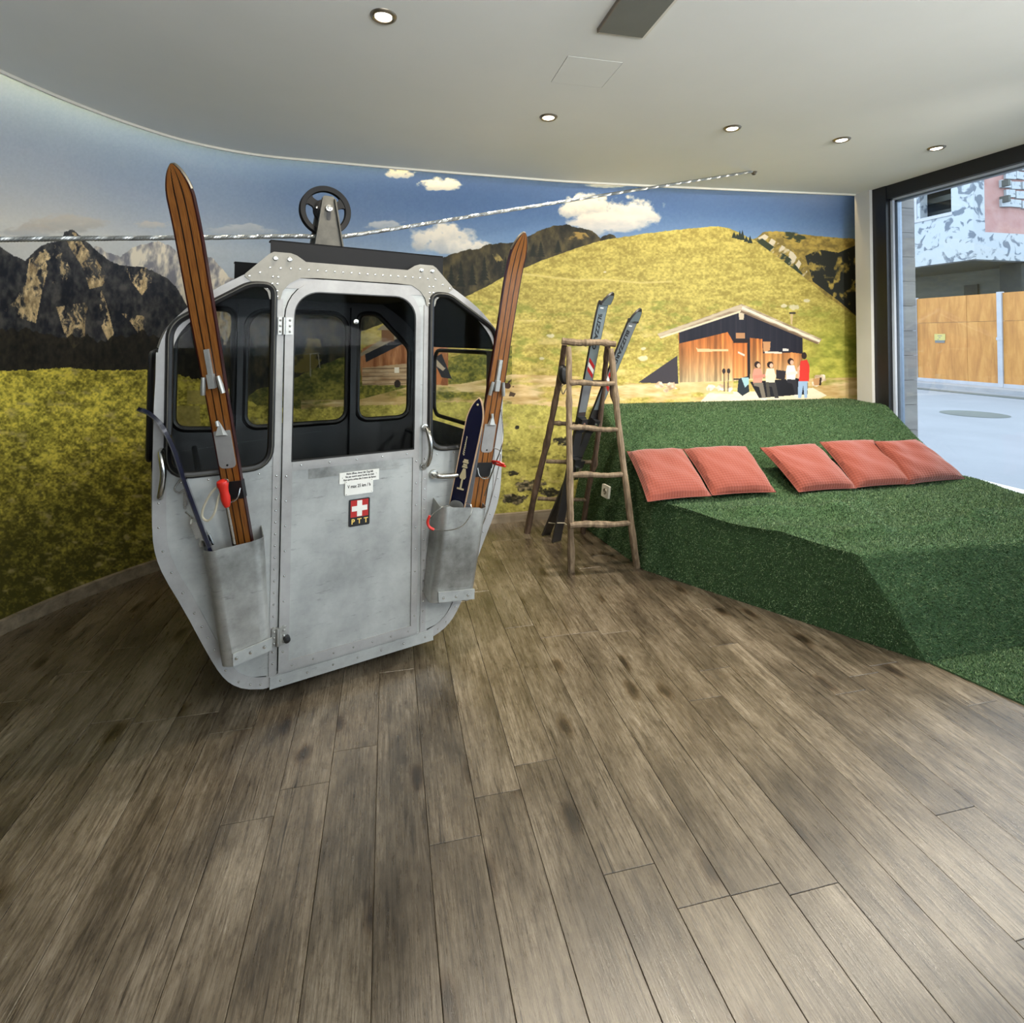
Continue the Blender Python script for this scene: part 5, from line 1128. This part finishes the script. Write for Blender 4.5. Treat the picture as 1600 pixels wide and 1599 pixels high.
# ------------------------------------------------------------------ ladder of branches
ld = thing('branch_ladder', 'rustic step ladder made of bare branches beside the green bench', 'ladder', (1.25, 3.5, 0))
ra = random.Random(3)
def branch(pts, r, m, nm='rail', n=26, wob=0.006, seed=1):
    rr = random.Random(seed); P_ = spline(pts, n); q = MB()
    P_ = [V(p) + Vector((rr.uniform(-1, 1), rr.uniform(-1, 1), 0)) * wob * .5 for p in P_]
    for k in range(2): P_ = [P_[0]] + [(P_[i - 1] + P_[i] * 2 + P_[i + 1]) / 4 for i in range(1, n - 1)] + [P_[-1]]
    rad = [r * (1.08 - .16 * i / n + rr.uniform(-.08, .10)) for i in range(n)]
    for k in range(4): rad[rr.randrange(2, n - 2)] *= 1.18
    q.tube(P_, rad, 9); return q.build(nm, m, ld, smooth=True)
FL, FR = onz(893, 893, 0.0), onz(995, 887, 0.0); BL_, BR_ = onz(824, 833, 0.0), onz(911, 833, 0.0)
dF = 3.18; 
def dd(px, py, f, front): return D(px, py, f)
depF = lambda z: 3.235 + .20 * z          # the frame leans: depth of the front legs over height
depB = lambda z: 3.86 - .36 * z
branch([FL + [0, 0, .002], D(891, 800, 3.25), D(890, 700, 3.33), D(889, 620, 3.40), D(889, 542, 3.46)], 0.0195, M['branch'], seed=1)
branch([FR + [0, 0, .002], D(986, 820, 3.29), D(976, 740, 3.36), D(966, 660, 3.42), D(960, 600, 3.46), D(955, 545, 3.49)], 0.0195, M['branch'], seed=2)
branch([BL_ + [0, 0, .002], D(839, 755, 3.86), D(854, 695, 3.80), D(868, 625, 3.70), D(875, 590, 3.64), D(882, 540, 3.52)], 0.021, M['branchdark'], seed=3)
branch([BR_ + [0, 0, .002], D(914, 800, 3.90), D(921, 755, 3.85), D(929, 720, 3.79), D(938, 650, 3.70), D(945, 580, 3.60), D(950, 540, 3.52)], 0.019, M['branchdark'], seed=4)
branch([D(878, 533, 3.49), D(905, 536, 3.49), D(935, 535, 3.50), D(962, 538, 3.51)], 0.021, M['branch'], 'top_bar', seed=5)
for (x0, y0, x1, y1, d0, d1, sd) in ((890, 599, 960, 599, 3.41, 3.45, 6), (889, 668, 967, 671, 3.35, 3.41, 7), (889, 743, 977, 741, 3.29, 3.36, 8), (890, 821, 986, 817, 3.24, 3.29, 9)):
    branch([D(x0, y0, d0), D(x0 * .7 + x1 * .3, y0 * .7 + y1 * .3 - 1, d0 * .7 + d1 * .3), D(x0 * .35 + x1 * .65, y0 * .35 + y1 * .65 + 1.5, d0 * .35 + d1 * .65), D(x1, y1, d1)], 0.0155 if y0 < 800 else 0.018, M['branch'], 'rung', 18, 0.004, sd)
for (x0, y0, x1, y1, d0, d1, sd) in ((873, 595, 944, 597, 3.66, 3.62, 10), (864, 661, 937, 664, 3.76, 3.72, 11), (853, 721, 929, 722, 3.82, 3.79, 12), (840, 779, 917, 781, 3.88, 3.87, 13)):
    branch([D(x0, y0, d0), D((x0 + x1) / 2, (y0 + y1) / 2 + .6, (d0 + d1) / 2), D(x1, y1, d1)], 0.0135, M['branch'], 'rung', 16, 0.004, sd)
branch([D(955, 590, 3.47), D(954, 606, 3.5), D(957, 624, 3.5), D(963, 640, 3.46), D(966, 668, 3.42)], 0.008, M['branchdark'], 'spreader', 14, 0.003, 14)
q = MB(); q.tube([D(x, y, d) for x, y, d in spline([(882, 572, 3.58), (879, 580, 3.57), (880, 592, 3.57), (884, 600, 3.57)], 10)], [.016, .028, .032, .03, .03, .03, .028, .026, .02, .012], 8)
hg = q.build('leather_bundle', M['blackprint'], None, smooth=True, label='dark leather bundle hooked on the left rear rail of the branch ladder', cat='strap')
q = MB(); q.tube([D(x, y, d) for x, y, d in spline([(883, 598, 3.56), (877, 606, 3.56), (880, 616, 3.56), (886, 606, 3.56), (889, 616, 3.55)], 24)], 0.0035, 6); q.build('buckle_chain', M['satin'], hg, smooth=True)

# two racing skis standing in the ladder
def racing_ski(label, tail, p1, p2, tip, seed):
    a, b_, c_, e = [V(D(*p)) for p in (tail, p1, p2, tip)]
    a = V(onz(tail[0], tail[1], 0.006))
    d = (c_ - a).normalized(); wv = VIEW_R * math.cos(0.62) + V(RW[:, 2]) * math.sin(0.62)
    if wv.cross(d).dot(V(CAM) - a) < 0: wv = -wv
    nn = wv.cross(d).normalized()
    pts = [a, a.lerp(c_, .33), a.lerp(c_, .66), c_, c_.lerp(e, .35), c_.lerp(e, .7), e]
    s = Ski([tuple(p) for p in pts], [0.078, 0.070, 0.068, 0.070, 0.082, 0.088, 0.086], 0.013, wv, n=80, tip=0.10)
    t = thing('racing_ski', label, 'ski', tuple(a), group='racing skis standing in the branch ladder')
    q = MB(); s.board(q); q.build('board', M['darkski'], t)
    lo = l_of(s, 645)
    q = MB(); s.board(q, inset=0.004, thick=0.001, up=0.0068, l0=lo, l1=s.len - 0.02); q.build('top_sheet', M['greyski'], t)
    # name, flash and edge
    ln = s.len
    text('lettering', 'BLIZZARD', 0.046, on_ski(s, ln - 0.305, -0.012 if seed else -0.010, 0.0012), M['blackprint'], t, shear=0.25, bold=0.0016, xs=1.16, extr=0.0003)
    for k in range(3):
        T = s.T(ln - 0.545 - k * 0.030); q = MB(); hw = 0.030
        q.plate([(-hw, 0.058), (hw, 0.002), (hw, -0.026), (-hw, 0.030)], [], 0.0010, 0.0016, lambda x, y, z: T(x, y, z)); q.build('flash', M['white'] if k == 1 else M['redprint'], t)
    T = s.T(ln - 0.10); q = MB(); q.plate([(-0.02, 0.0), (0.0, 0.012), (0.026, 0.008), (0.008, -0.004), (0.014, -0.02), (-0.004, -0.008)], [], 0.0008, 0.0014, lambda x, y, z: T(x, y, z)); q.build('tip_emblem', M['blackprint'], t)
    T = s.T(ln - 0.155); q = MB(); q.box(-0.024, 0.006, -0.004, 0.004, 0.0008, 0.0014, T); q.build('tip_print', M['white'], t)
    # bindings
    tl = l_of(s, 662); T = s.T(tl); bd = MB(); bd.box(-0.034, 0.034, -0.06, 0.05, 0.0, 0.014, T); bd.box(-0.026, 0.026, -0.03, 0.045, 0.014, 0.042, T); bd.box(-0.036, 0.036, -0.035, -0.012, 0.014, 0.038, T); bd.build('toe_binding', M['blackprint'], t)
    q = MB(); q.lathe([(0, 0.006), (0.012, 0.005), (0.013, 0)], T(-0.004, 0.012, 0.042), s.at(tl)[3], 12); q.build('toe_dial', M['chrome'], t, smooth=True)
    hl = l_of(s, 722); T = s.T(hl); bd = MB(); bd.box(-0.032, 0.032, -0.09, 0.05, 0.0, 0.012, T); bd.box(-0.026, 0.026, -0.05, 0.04, 0.012, 0.05, T); bd.build('heel_binding', M['blackprint'], t)
    q = MB(); q.box(-0.013, 0.013, -0.10, -0.01, 0.05, 0.060, T); q.build('heel_lever', M['chrome'], t)
    pl_ = MB(); T = s.T((tl + hl) / 2); h_ = abs(tl - hl) / 2 - 0.04; pl_.box(-0.033, 0.033, -h_, h_, 0.0, 0.008, T); pl_.build('binding_plate', M['darkski'], t)
    q = MB(); T = s.T(l_of(s, 816)); q.tube([T(x, y, z) for x, y, z in ((-0.036, 0.006, 0.004), (0, 0, 0.006), (0.036, -0.008, 0.004), (0.05, -0.02, 0.01))], 0.003, 6); q.build('ski_cord', M['strap'], t)
    return s
racing_ski('grey racing ski standing in the branch ladder, its tip left of and above the other', (869, 846, 3.66), (895, 722, 3.60), (940, 484, 3.52), (958, 457, 3.46), 0)
racing_ski('grey racing ski crossing the other in the branch ladder, its tip nearer the hut', (853, 836, 3.82), (895, 722, 3.70), (984, 512, 3.56), (1001, 482, 3.50), 1)

# ------------------------------------------------------------------ green turf bench
yw = lambda x: float(np.interp(x, WALL[60:, 0], WALL[60:, 1])) - 0.012
TL_ = [(1.64, yw(1.64), .885), (1.635, 3.86, .885), (1.60, 3.40, .668), (1.58, 2.98, .435), (1.86, 2.55, .425), (2.13, 2.15, .415)]
TR_ = [(3.86, yw(3.86), .893), (3.86, 3.57, .893), (3.86, 3.30, .668), (3.86, 3.03, .470), (3.86, 2.6, .455), (3.86, 2.13, .42)]
TB_ = [(1.42, yw(1.42), 0), (1.44, 3.86, 0), (1.49, 3.44, 0), (1.535, 3.09, 0), (1.92, 2.52, 0), (2.307, 1.943, 0)]
rowsn = [5, 20, 20, 24, 24]
def densify(K):
    out = []
    for i, n in enumerate(rowsn):
        for j in range(n): out.append(np.array(K[i]) + (np.array(K[i + 1]) - np.array(K[i])) * j / n)
    out.append(np.array(K[-1])); return np.array(out)
dl, dr_, db = densify(TL_), densify(TR_), densify(TB_)
for A in (dl, dr_):                                   # soften the folds of the carpet
    for k in range(10): A[1:-1, 2] = (A[:-2, 2] + 2 * A[1:-1, 2] + A[2:, 2]) / 4
nc = 120; R_n = len(dl); S_ = np.linspace(0, 1, nc)
grid = dl[:, None, :] + (dr_ - dl)[:, None, :] * S_[None, :, None]
gx, gy = grid[..., 0], grid[..., 1]
def ridge(x0, y0, x1, y1, h, w):
    t = np.clip(((gx - x0) * (x1 - x0) + (gy - y0) * (y1 - y0)) / ((x1 - x0) ** 2 + (y1 - y0) ** 2), 0, 1)
    d = np.hypot(gx - x0 - t * (x1 - x0), gy - y0 - t * (y1 - y0)); return h * np.exp(-(d / w) ** 2)
bump = ridge(2.25, 2.30, 3.2, 2.33, .012, .035) + ridge(3.1, 2.34, 3.86, 2.42, .014, .04) + ridge(1.95, 2.72, 2.5, 2.58, .014, .05) + ridge(2.45, 2.6, 2.75, 2.72, .010, .05) + ridge(2.0, 2.45, 2.45, 2.30, .010, .05) + ridge(2.5, 2.85, 2.8, 2.78, .008, .05)
rs = np.random.RandomState(2); bump = bump + .0035 * np.sin(gx * 9 + gy * 4) * np.sin(gy * 11 - gx * 3)
grid[..., 2] += bump * 2.6 * (grid[..., 2] < .6)
verts = grid.reshape(-1, 3).tolist(); faces = [(r * nc + c, r * nc + c + 1, (r + 1) * nc + c + 1, (r + 1) * nc + c) for r in range(R_n - 1) for c in range(nc - 1)]
topf = len(faces)
loop = [r * nc for r in range(R_n)] + [(R_n - 1) * nc + c for c in range(1, nc)]
basep = db.tolist() + [(2.307 + (3.86 - 2.307) * S_[c], 1.943, 0) for c in range(1, nc)]
SK = 14; prev = loop; rr0 = 0.045
for k in range(1, SK + 1):
    cur = []
    for i, (vi, bp) in enumerate(zip(loop, basep)):
        tp = np.array(verts[vi]); bpv = np.array(bp); hd = bpv - tp; hd[2] = 0; ln = np.linalg.norm(hd) + 1e-6; hd /= ln
        if k <= 5:
            a = math.radians(18 * k) * .9; p_ = tp + hd * min(rr0, ln * .5) * math.sin(a) - np.array([0, 0, rr0 * (1 - math.cos(a))])
        else:
            a = math.radians(81); st_ = tp + hd * min(rr0, ln * .5) * math.sin(a) - np.array([0, 0, rr0 * (1 - math.cos(a))]); f = (k - 5) / (SK - 5); p_ = st_ + (bpv - st_) * f
            if i >= R_n: p_ = p_ + np.array([0, -1, .3]) * (.012 * math.exp(-((f - .42) / .10) ** 2) * math.sin(p_[0] * 2.2) ** 2)
        cur.append(len(verts)); verts.append(p_.tolist())
    faces += [(prev[i], cur[i], cur[i + 1], prev[i + 1]) for i in range(len(cur) - 1)]; prev = cur
tbn = thing('turf_bench', 'long green bench wholly covered in artificial turf under the mural', 'bench', (2.8, 2.9, 0))
q = MB(); q.add(verts, faces); body = q.build('carpeted_body', M['turf'], tbn, smooth=True)
turf_m, nt, b = new_mat('turf_blades'); N = nt.nodes; L = nt.links
gi = N.new('ShaderNodeNewGeometry'); rp_ = N.new('ShaderNodeValToRGB'); e = rp_.color_ramp.elements
e[0].position = 0; e[0].color = rgb(22, 46, 22); e[1].position = 1; e[1].color = rgb(140, 162, 116); k_ = e.new(.64); k_.color = rgb(50, 84, 45)
L.new(gi.outputs['Random Per Island'], rp_.inputs[0]); L.new(rp_.outputs[0], b.inputs['Base Color']); b.inputs['Roughness'].default_value = 0.55
def blades(name, vs, fs, count, parent, seed, ln=(.007, .0135), wd=.0028):
    """short stiff blades scattered over a surface, one body"""
    rs = np.random.RandomState(seed); v = np.array(vs, float); tri = []
    for f in fs: tri.append((f[0], f[1], f[2])); tri += [(f[0], f[2], f[3])] if len(f) > 3 else []
    tri = np.array(tri); a, b_, c = v[tri[:, 0]], v[tri[:, 1]], v[tri[:, 2]]; nn = np.cross(b_ - a, c - a); ar = np.linalg.norm(nn, axis=1); nn = nn / (ar[:, None] + 1e-12)
    cc = (a + b_ + c) / 3 - np.array([3.0, 3.0, -0.3]); nn[(cc * nn).sum(1) < 0] *= -1
    i = rs.choice(len(tri), count, p=ar / ar.sum()); r1 = np.sqrt(rs.rand(count)); r2 = rs.rand(count)
    p = a[i] * (1 - r1)[:, None] + b_[i] * (r1 * (1 - r2))[:, None] + c[i] * (r1 * r2)[:, None]; n = nn[i]
    d = n + rs.normal(0, .62, (count, 3)); d /= np.linalg.norm(d, axis=1)[:, None]; s_ = np.cross(d, rs.normal(0, 1, (count, 3))); s_ /= np.linalg.norm(s_, axis=1)[:, None]
    l = rs.uniform(ln[0], ln[1], count)[:, None]; pts = np.empty((count, 3, 3)); pts[:, 0] = p - s_ * wd / 2; pts[:, 1] = p + s_ * wd / 2; pts[:, 2] = p + d * l
    iv = np.array(world_m(parent).inverted()); pts = pts.reshape(-1, 3) @ iv[:3, :3].T + iv[:3, 3]
    me = bpy.data.meshes.new(name); me.vertices.add(count * 3); me.vertices.foreach_set('co', pts.ravel()); me.loops.add(count * 3); me.loops.foreach_set('vertex_index', np.arange(count * 3)); me.polygons.add(count); me.polygons.foreach_set('loop_start', np.arange(count) * 3); me.polygons.foreach_set('loop_total', np.full(count, 3))
    me.materials.append(turf_m); me.update(calc_edges=True); return link(bpy.data.objects.new(name, me), parent, kind='stuff')
blades('turf_pile', verts, faces, 300000, tbn, 1)
mt = thing('turf_mat', 'flat green turf mat on the floor at the end of the bench', 'mat', (3.0, 1.5, 0))
mv = [(2.307, 1.935, 0.0), (2.64, 0.86, 0.0), (3.85, 0.86, 0.0), (3.85, 1.935, 0.0)]
q = MB(); q.plate([p[:2] for p in mv], [], 0.001, 0.008, lambda x, y, d: (x, y, d)); q.build('backing', M['turf'], mt)
blades('turf_pile', [(x, y, .008) for x, y, z in mv], [(0, 1, 2, 3)], 80000, mt, 2)
# socket on the bench's end
so = onx(952, 768, 1.478); so = Vector((1.478, so[1], so[2]))
sk_ = thing('wall_socket', 'white power socket on the dark end of the turf bench behind the ladder', 'socket', tuple(so))
ux = Vector((0.125, -0.99, 0)).normalized(); uz = Vector((0.12, 0, 0.99)); un = ux.cross(uz).normalized()
if un.x > 0: un = -un
TS = lambda x, z, d: so + ux * x + uz * z + un * d
q = MB(); q.plate(rounded([(-.045, -.042), (.045, -.042), (.045, .042), (-.045, .042)], .008, 4), [], 0.018, 0.034, TS); q.build('cover_plate', M['socket'], sk_)
q = MB(); q.lathe([(0.0, 0.0), (0.016, 0.0), (0.019, 0.004), (0.021, 0.0)], TS(0, 0, 0.034), un, 18); q.build('outlet', M['satin'], sk_, smooth=True)

# ------------------------------------------------------------------ cushions
QC = [([(980, 706), (1066, 702), (1111, 775), (1012, 784)], .672), ([(1068, 702), (1165, 698), (1212, 769), (1113, 774)], .680), ([(1188, 700), (1273, 694), (1338, 763), (1248, 769)], .695), ([(1281, 691), (1364, 688), (1429, 756), (1337, 762)], .705), ([(1366, 690), (1430, 687), (1508, 748), (1415, 757)], .715)]
LC = ['leftmost of the five terracotta cushions, next to the branch ladder', 'second terracotta cushion from the ladder, overlapped by the one beside the ladder', 'middle terracotta cushion, just right of the gap in the row',
      'fourth terracotta cushion from the ladder, second from the window', 'rightmost terracotta cushion, against the shop window']
for ci, (qd, zt) in enumerate(QC):
    c4 = [np.array(onz(*qd[0], zt)), np.array(onz(*qd[1], zt)), np.array(onz(*qd[2], .475)), np.array(onz(*qd[3], .475))]
    cen = sum(c4) / 4; nrm = np.cross(c4[1] - c4[3], c4[0] - c4[2]); nrm /= np.linalg.norm(nrm)
    if nrm[2] < 0: nrm = -nrm
    n = 26; rs = np.random.RandomState(10 + ci); q = MB()
    U = np.linspace(-1, 1, n); uu, vv = np.meshgrid(U, U)
    prof = ((1 - np.abs(uu) ** 2.6) * (1 - np.abs(vv) ** 2.6)) ** 0.42
    ph = rs.rand(4) * 6
    wr = .0045 * np.sin(uu * 7 + ph[0] + vv * 3) * np.sin(vv * 5 + ph[1]) + .003 * np.sin(uu * 16 + vv * 9 + ph[2]) * (np.abs(uu) > .45)
    pin = 1 - 0.05 * (1 - np.abs(vv) ** 2) * np.abs(uu) ** 6; pin2 = 1 - 0.04 * (1 - np.abs(uu) ** 2) * np.abs(vv) ** 6
    a_, b__ = (uu * pin + 1) / 2, (vv * pin2 + 1) / 2
    pos = (c4[3] * ((1 - a_) * (1 - b__))[..., None] + c4[2] * (a_ * (1 - b__))[..., None] + c4[1] * (a_ * b__)[..., None] + c4[0] * ((1 - a_) * b__)[..., None])
    dent = 1 - .35 * np.exp(-((uu - rs.uniform(-.3, .3)) ** 2 + (vv - rs.uniform(.0, .4)) ** 2) / .25) * rs.uniform(.3, 1)
    topp = pos + nrm * ((.064 * dent + wr) * prof)[..., None]; bot = pos - nrm * (.030 * prof)[..., None]
    uv = lambda i, j: (j / (n - 1), i / (n - 1))
    fs = [(i * n + j, i * n + j + 1, (i + 1) * n + j + 1, (i + 1) * n + j) for i in range(n - 1) for j in range(n - 1)]
    us = [[uv(i, j), uv(i, j + 1), uv(i + 1, j + 1), uv(i + 1, j)] for i in range(n - 1) for j in range(n - 1)]
    cu = thing('cushion', LC[ci], 'cushion', tuple(cen), group='terracotta cushions on the turf bench')
    q.add(topp.reshape(-1, 3), fs, us); q.add(bot.reshape(-1, 3), [f[::-1] for f in fs], [u_[::-1] for u_ in us])
    q.build('cover', M['cushion'], cu, smooth=True)
    ed = [topp[0, j] for j in range(n)] + [topp[i, n - 1] for i in range(1, n)] + [topp[n - 1, j] for j in range(n - 2, -1, -1)] + [topp[i, 0] for i in range(n - 2, 0, -1)]
    q = MB(); q.tube(ed, 0.0035, 5, closed=True); q.build('seam', M['cushion'], cu, smooth=True)

# ------------------------------------------------------------------ the street outside
GZ = -0.10
q = MB(); q.box(4.1, 60, -40, 60, GZ - .2, GZ); q.build('road', M['asphalt'], kind='structure')
q = MB(); q.box(4.06, 5.6, -20, 20, GZ, GZ + .07); q.build('pavement', M['kerb'], kind='structure')
yA = lambda px, x, py=600: float(onx(px, py, x)[1])
XF_ = 17.2; FZ0, FZ1 = GZ, 2.74
q = MB(); q.box(15.2, 15.6, -20, 40, GZ, GZ + .015); q.build('gutter', M['recess'], kind='structure')
q = MB(); q.box(XF_ - .9, 60, -20, 50, GZ, GZ + .10); q.build('kerb_strip', M['kerb'], kind='structure')
hd = thing('hoarding', 'tall orange plywood site fence with white posts across the street', 'fence', (XF_, 12, GZ))
posts = [14.72, 12.13, 9.55, 17.3, 6.95]
for y in posts:
    q = MB(); q.box(XF_ - .06, XF_ + .05, y - .065, y + .065, GZ + .1, FZ1 - .0); q.box(XF_ - .075, XF_ - .06, y - .08, y + .08, GZ + 1.45, GZ + 1.53); q.build('post', M['postwhite'], hd)
edges = sorted(posts)
for y0, y1 in zip(edges[:-1], edges[1:]):
    ym = y0 + (y1 - y0) * .36; zm = 1.90
    for ya, yb in ((y0 + .067, ym - .004), (ym + .004, y1 - .067)):
        for za, zb in ((FZ0 + .20, zm - .004), (zm + .004, FZ1 - .03)):
            q = MB(); q.box(-.012, .012, ya - (ya + yb) / 2, yb - (ya + yb) / 2, za - (za + zb) / 2, zb - (za + zb) / 2); o = q.build('board', M['ply'], hd, local=True); o.location = Vector((XF_ + .0 + random.uniform(-.004, .004), (ya + yb) / 2, (za + zb) / 2)) - Vector(hd.location)
q = MB(); q.box(XF_ - .05, XF_ + .05, edges[0], edges[-1], GZ + .1, GZ + .2); q.build('foot_rail', M['postwhite'], hd)
nz0, nz1 = float(onx(1470, 536, XF_)[2]), float(onx(1470, 522, XF_)[2]); ny0, ny1 = yA(1478, XF_, 530), yA(1461, XF_, 530)
no = thing('notice_plate', 'small yellow notice plate screwed to the orange plywood fence', 'sign', (XF_ - .02, (ny0 + ny1) / 2, nz0))
q = MB(); q.box(XF_ - .025, XF_ - .018, ny0, ny1, nz0 + .08, nz1); q.build('notice_face', M['yellow'], no)
q = MB(); q.box(XF_ - .026, XF_ - .018, ny0 + .02, ny1 - .02, nz0, nz0 + .085); q.build('grey_band', M['greyband'], no)
q = MB()
for k in range(3): q.box(XF_ - .0275, XF_ - .025, ny0 + .10 + .05 * k, ny1 - .10 - .04 * (k % 2), nz1 - .07 - k * .055, nz1 - .05 - k * .055)
q.build('print_lines', M['greyband'], no, kind='stuff')
# unfinished building: corner faces the room
def peel_mat():
    m, nt, b = new_mat('peeling_render'); N = nt.nodes; L = nt.links
    tc = N.new('ShaderNodeTexCoord'); n = N.new('ShaderNodeTexNoise'); n.inputs['Scale'].default_value = 2.4; n.inputs['Detail'].default_value = 5; n.inputs['Distortion'].default_value = 1.2; L.new(tc.outputs['Object'], n.inputs['Vector'])
    r = N.new('ShaderNodeValToRGB'); e = r.color_ramp.elements; e[0].position = .40; e[0].color = rgb(84, 92, 102); e[1].position = .46; e[1].color = rgb(142, 149, 154); L.new(n.outputs['Fac'], r.inputs[0]); L.new(r.outputs[0], b.inputs['Base Color']); b.inputs['Roughness'].default_value = .9
    bp = N.new('ShaderNodeBump'); bp.inputs['Strength'].default_value = .6; L.new(r.outputs[0], bp.inputs['Height']); L.new(bp.outputs[0], b.inputs['Normal']); return m
M['peel'] = peel_mat()
M['brick'] = mat('rough_pink_brickwork', rgb(136, 98, 92), .9, noise=3.0, col2=rgb(146, 118, 114), bump=(12, .6))
XB = 19.5; YB = 14.54; ZB = 4.10
bd_ = thing('unfinished_building', 'unfinished concrete building with peeling render above the orange site fence', 'building', (XB, YB, GZ))
wy0, wy1 = yA(1486, XB, 300), yA(1437, XB, 300); wz0 = float(onx(1460, 337, XB)[2])
q = MB(); q.plate([(YB + .3, ZB), (YB + 14, ZB), (YB + 14, 12), (YB + .3, 12)], [[(wy0, wz0), (wy1, wz0), (wy1, 9.2), (wy0, 9.2)]], XB, XB + .35, lambda y, z, x: (x, y, z)); q.build('street_wall', M['peel'], bd_)
q = MB(); q.box(XB, XB + 14, YB, YB + .3, ZB, 5.05); q.box(XB, XB + .5, YB, YB + .3, 5.05, 12); q.box(XB + .5, XB + 14, YB, YB + .3, 11, 12); q.build('side_wall', M['peel'], bd_)
q = MB(); q.box(XB + .5, XB + 13, YB + .03, YB + .2, 5.05, 11); sw = q.build('brick_infill', M['brick'], bd_)
bmesh_b = None; rb_ = random.Random(4); first = None; cnt = 0
for rrow in range(9):
    z = 6.1 + rrow * .33
    x = XB + 1.4 + (rrow % 2) * .22
    while x < XB + 4.0 and cnt < 90:
        w_ = .42
        if rb_.random() < .82:
            if first is None:
                q = MB(); q.box(-w_ / 2, w_ / 2, -.05, .05, -.13, .13); o = q.build('brick', M['peel'], sw, local=True); first = o.data
            else: o = link(bpy.data.objects.new('brick', first), sw)
            o.location = Vector((x, YB + rb_.uniform(-.03, .01), z + rb_.uniform(-.02, .02))) - Vector(bd_.location); o.rotation_euler = (0, rb_.uniform(-.05, .05), rb_.uniform(-.1, .1)); cnt += 1
        x += w_ + .05
q = MB(); q.box(XB + .35, XB + 14, YB + .3, YB + 14, ZB - .0, ZB + .3); q.build('floor_slab', M['recess'], bd_)
q = MB(); q.box(XB + .35, XB + 6, YB + .4, YB + 14, 9.2, 9.5); q.build('upper_slab', M['recess'], bd_)
q = MB(); q.box(XB + 3.5, XB + 3.8, YB - 4, YB + 14, GZ, ZB); q.build('inner_wall', M['recess'], bd_)
q = MB(); q.box(XB + 3.8, XB + 4.0, YB + .4, YB + 14, ZB + .3, 9.2); q.build('upper_back_wall', M['recess'], bd_)
yc0, yc1 = yA(1527, XB + 3.4, 440), yA(1506, XB + 3.4, 440); q = MB(); q.box(XB + 3.40, XB + 3.49, yc0, yc1, GZ, 3.55); q.build('doorway', M['darkhole'], bd_)
yc0, yc1 = yA(1596, XB + 2.4, 440), yA(1562, XB + 2.4, 440); q = MB(); q.box(XB + 2.4, XB + 2.8, yc0, yc1, GZ, ZB); q.build('pillar', M['darkhole'], bd_)
q = MB(); q.box(XB - .02, XB + .3, wy1 + .12, wy1 + .24, wz0, 9.2); q.box(XB - .03, XB + .36, wy0 - .04, wy1 + .3, wz0 - .12, wz0); q.build('window_sill', M['postwhite'], bd_)
for k in range(5):
    q = MB(); z = wz0 + .2 + k * .55; q.box(XB + 1.2, XB + 1.3, wy0 - 1, wy1 + 1.5, z, z + .22); q.build('slat', M['recess'], bd_)
mh = MB(); c_ = onz(1522, 647, GZ + .004); mh.lathe([(0.55, 0.0), (0.50, .006), (0.0, .006)], tuple(c_), (0, 0, 1), 20); mh.build('manhole_cover', M['recess'], None, label='dark round manhole cover in the pale road', cat='manhole cover')
# wood-look tiled pier outside the glass
pr = thing('tiled_pier', 'grey wood look tiled pier just outside the window', 'pier', (4.13, 3.62, GZ))
q = MB(); q.box(4.02, 4.13, 3.56, 4.0, GZ, 2.95); q.build('core', M['kerb'], pr)
z = GZ; k = 0
while z < 2.9:
    hgt = .197; q = MB(); q.box(-.076, .076, -.012, .012, -hgt / 2 + .0015, hgt / 2 - .0015)
    o = q.build('tile', M['tile'], pr, local=True); o.location = Vector((4.06, 3.548, z + hgt / 2)) - Vector(pr.location); o.data.transform(Matrix.Translation((k * .37, 0, 0))); o.location.x -= k * .37; z += hgt; k += 1
